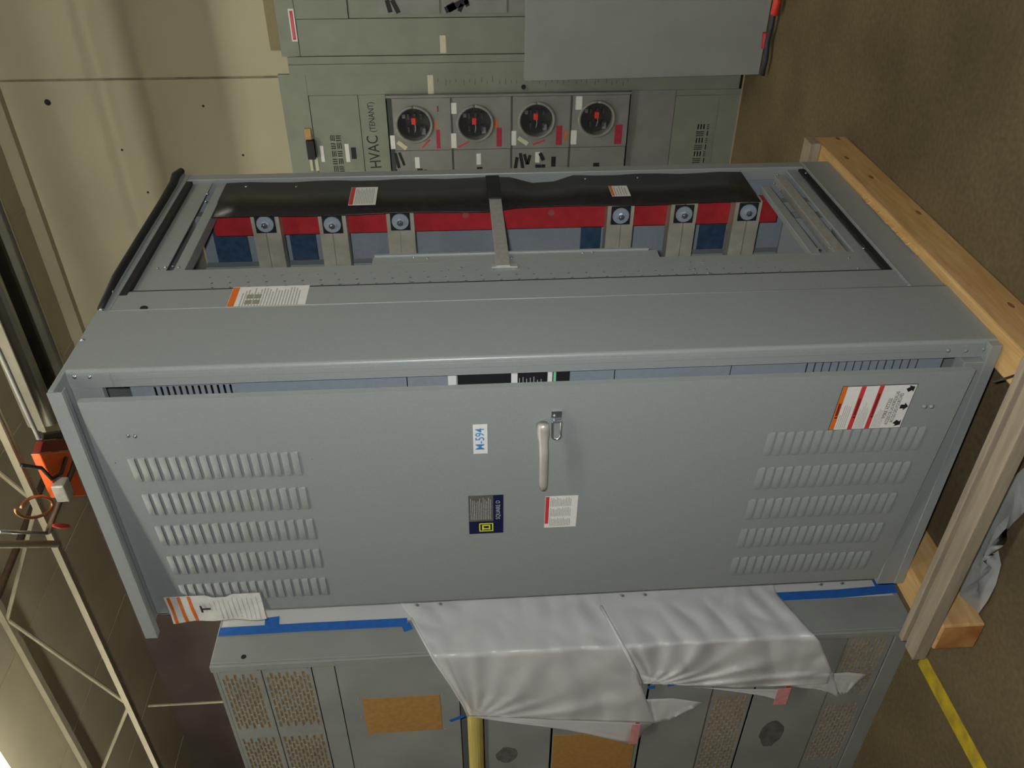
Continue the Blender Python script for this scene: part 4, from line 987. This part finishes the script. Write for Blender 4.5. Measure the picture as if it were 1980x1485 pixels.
zsp = CF.px(672, 20)[1]
MB().fbox(CF, xr1 + .003, .999, zsp, 2.232, -.003, .008).build('cover_panel', GREEN, C2, bevel=.001)
for x0, x1 in ((728, 850), (855, 980), (985, 1100)):
    zA, zB = CF.px(x0, 12)[1], CF.px(x1, 12)[1]
    MB().fbox(CF, xr1 + .02, .999, zB, zA, -.003, .010).build('breaker_cover', GREEN2, C2, bevel=.001)
MB().fbox(CF, xr1 + .003, .999, .02, zsp - .003, -.003, .002).build('cover_panel', GREEN, C2)
a0, a1, b0, b1 = CF.rc((850, 68), (863, 102)); MB().fbox(CF, a0, a1, b0, b1, .0042, .005).build('buff_sticker', BUFF, C2)
a0, a1, b0, b1 = CF.rc((556, 17), (576, 80)); 
sg = MB().fbox(CF, a0, a1, b0, b1, .0002, .002).build('red_sign', WHITE, C2); sg['label'] = 'red sign with white border'
MB().fbox(CF, a0 + .008, a1 - .008, b0 + .006, b1 - .006, .002, .0024).build('red_field', mat('sign_red', (.62, .05, .085), .5), sg)
lm = MB(); lines(lm, CF, a0 + .016, a1 - .016, b0 + .010, b1 - .010, .0024, 3, fill=.35); lm.build('sign_print', mat('pink_print', (.75, .35, .36), .5), sg)
for p, q, wd in [((748, 0), (755, 24), .022), ((758, 0), (771, 25), .022), ((861, 20), (905, 0), .03), ((866, 18), (880, 10), .035), ((888, 22), (894, 8), .02), ((900, 0), (905, 12), .02)]:
    a0, b0 = CF.px(*p, .01); a1, b1 = CF.px(*q, .01); d = Vector((a1 - a0, b1 - b0)).normalized(); nr = Vector((-d.y, d.x)) * wd / 2
    MB().prism([CF.P(a0 + nr.x, b0 + nr.y, .0104), CF.P(a0 - nr.x, b0 - nr.y, .0104), CF.P(a1 - nr.x, b1 - nr.y, .0104), CF.P(a1 + nr.x, b1 + nr.y, .0104)], CF.n * .0006).build('marker_stroke', INK, C2)
# base strips
MB().fbox(CF, XS, 1.0, 0, .018, -.003, .006).build('base_strip', mat('tan_base', (.36, .29, .18), .7), C2)
MB().fbox(CF, -.90, XS - .001, 0, .006, -.003, .006).build('base_strip', MATS['tan_base'], C1)

# loose panel leaning on the right section
lp = MB(); LX0, LX1 = -.045, .95; yb_, yt_ = 2.415, 2.50
tpz = 1.145
LT0 = hit(1013, 157, Vector((0, yt_, 0)), Vector((0, 1, 0))).x; LX0 = hit(1468, 144, Vector((0, yb_, 0)), Vector((0, 1, 0))).x
lp.hexa([(LX0, yb_, .004), (LX1, yb_, .004), (LX1, yb_ + .02, .004), (LX0, yb_ + .02, .004), (LT0, yt_, tpz), (LX1, yt_, tpz), (LX1, yt_ + .02, tpz), (LT0, yt_ + .02, tpz)])
o = lp.build('loose_panel', GREEN3, bevel=.002); tag(o, 'large plain grey sheet-metal panel leaning against the meter cabinets', 'panel')
# cable with red sleeves on the floor before it
t = thing('sleeved_cable', (.1, 2.36, 0), 'dark cable with bright red sleeves lying along the foot of the loose panel', 'cable')
cp = [onz(x, y, .03) for x, y in ((1474, 145), (1481, 115), (1484, 80), (1492, 50), (1497, 20), (1500, -20), (1506, -80))]
MB().tube(cp, .012, 8).build('cable', mat('dark_cable', (.03, .03, .045), .5), t, smooth=True)
MB().tube([onz(1478, 94, .035), onz(1480, 70, .035), onz(1481, 62, .035)], .015, 10).build('red_sleeve', RED, t, smooth=True)
MB().tube([onz(1497, 28, .04), onz(1502, 5, .04), onz(1504, -20, .04)], .018, 10).build('red_sleeve', mat('bright_red', (.7, .05, .03), .45), t, smooth=True)
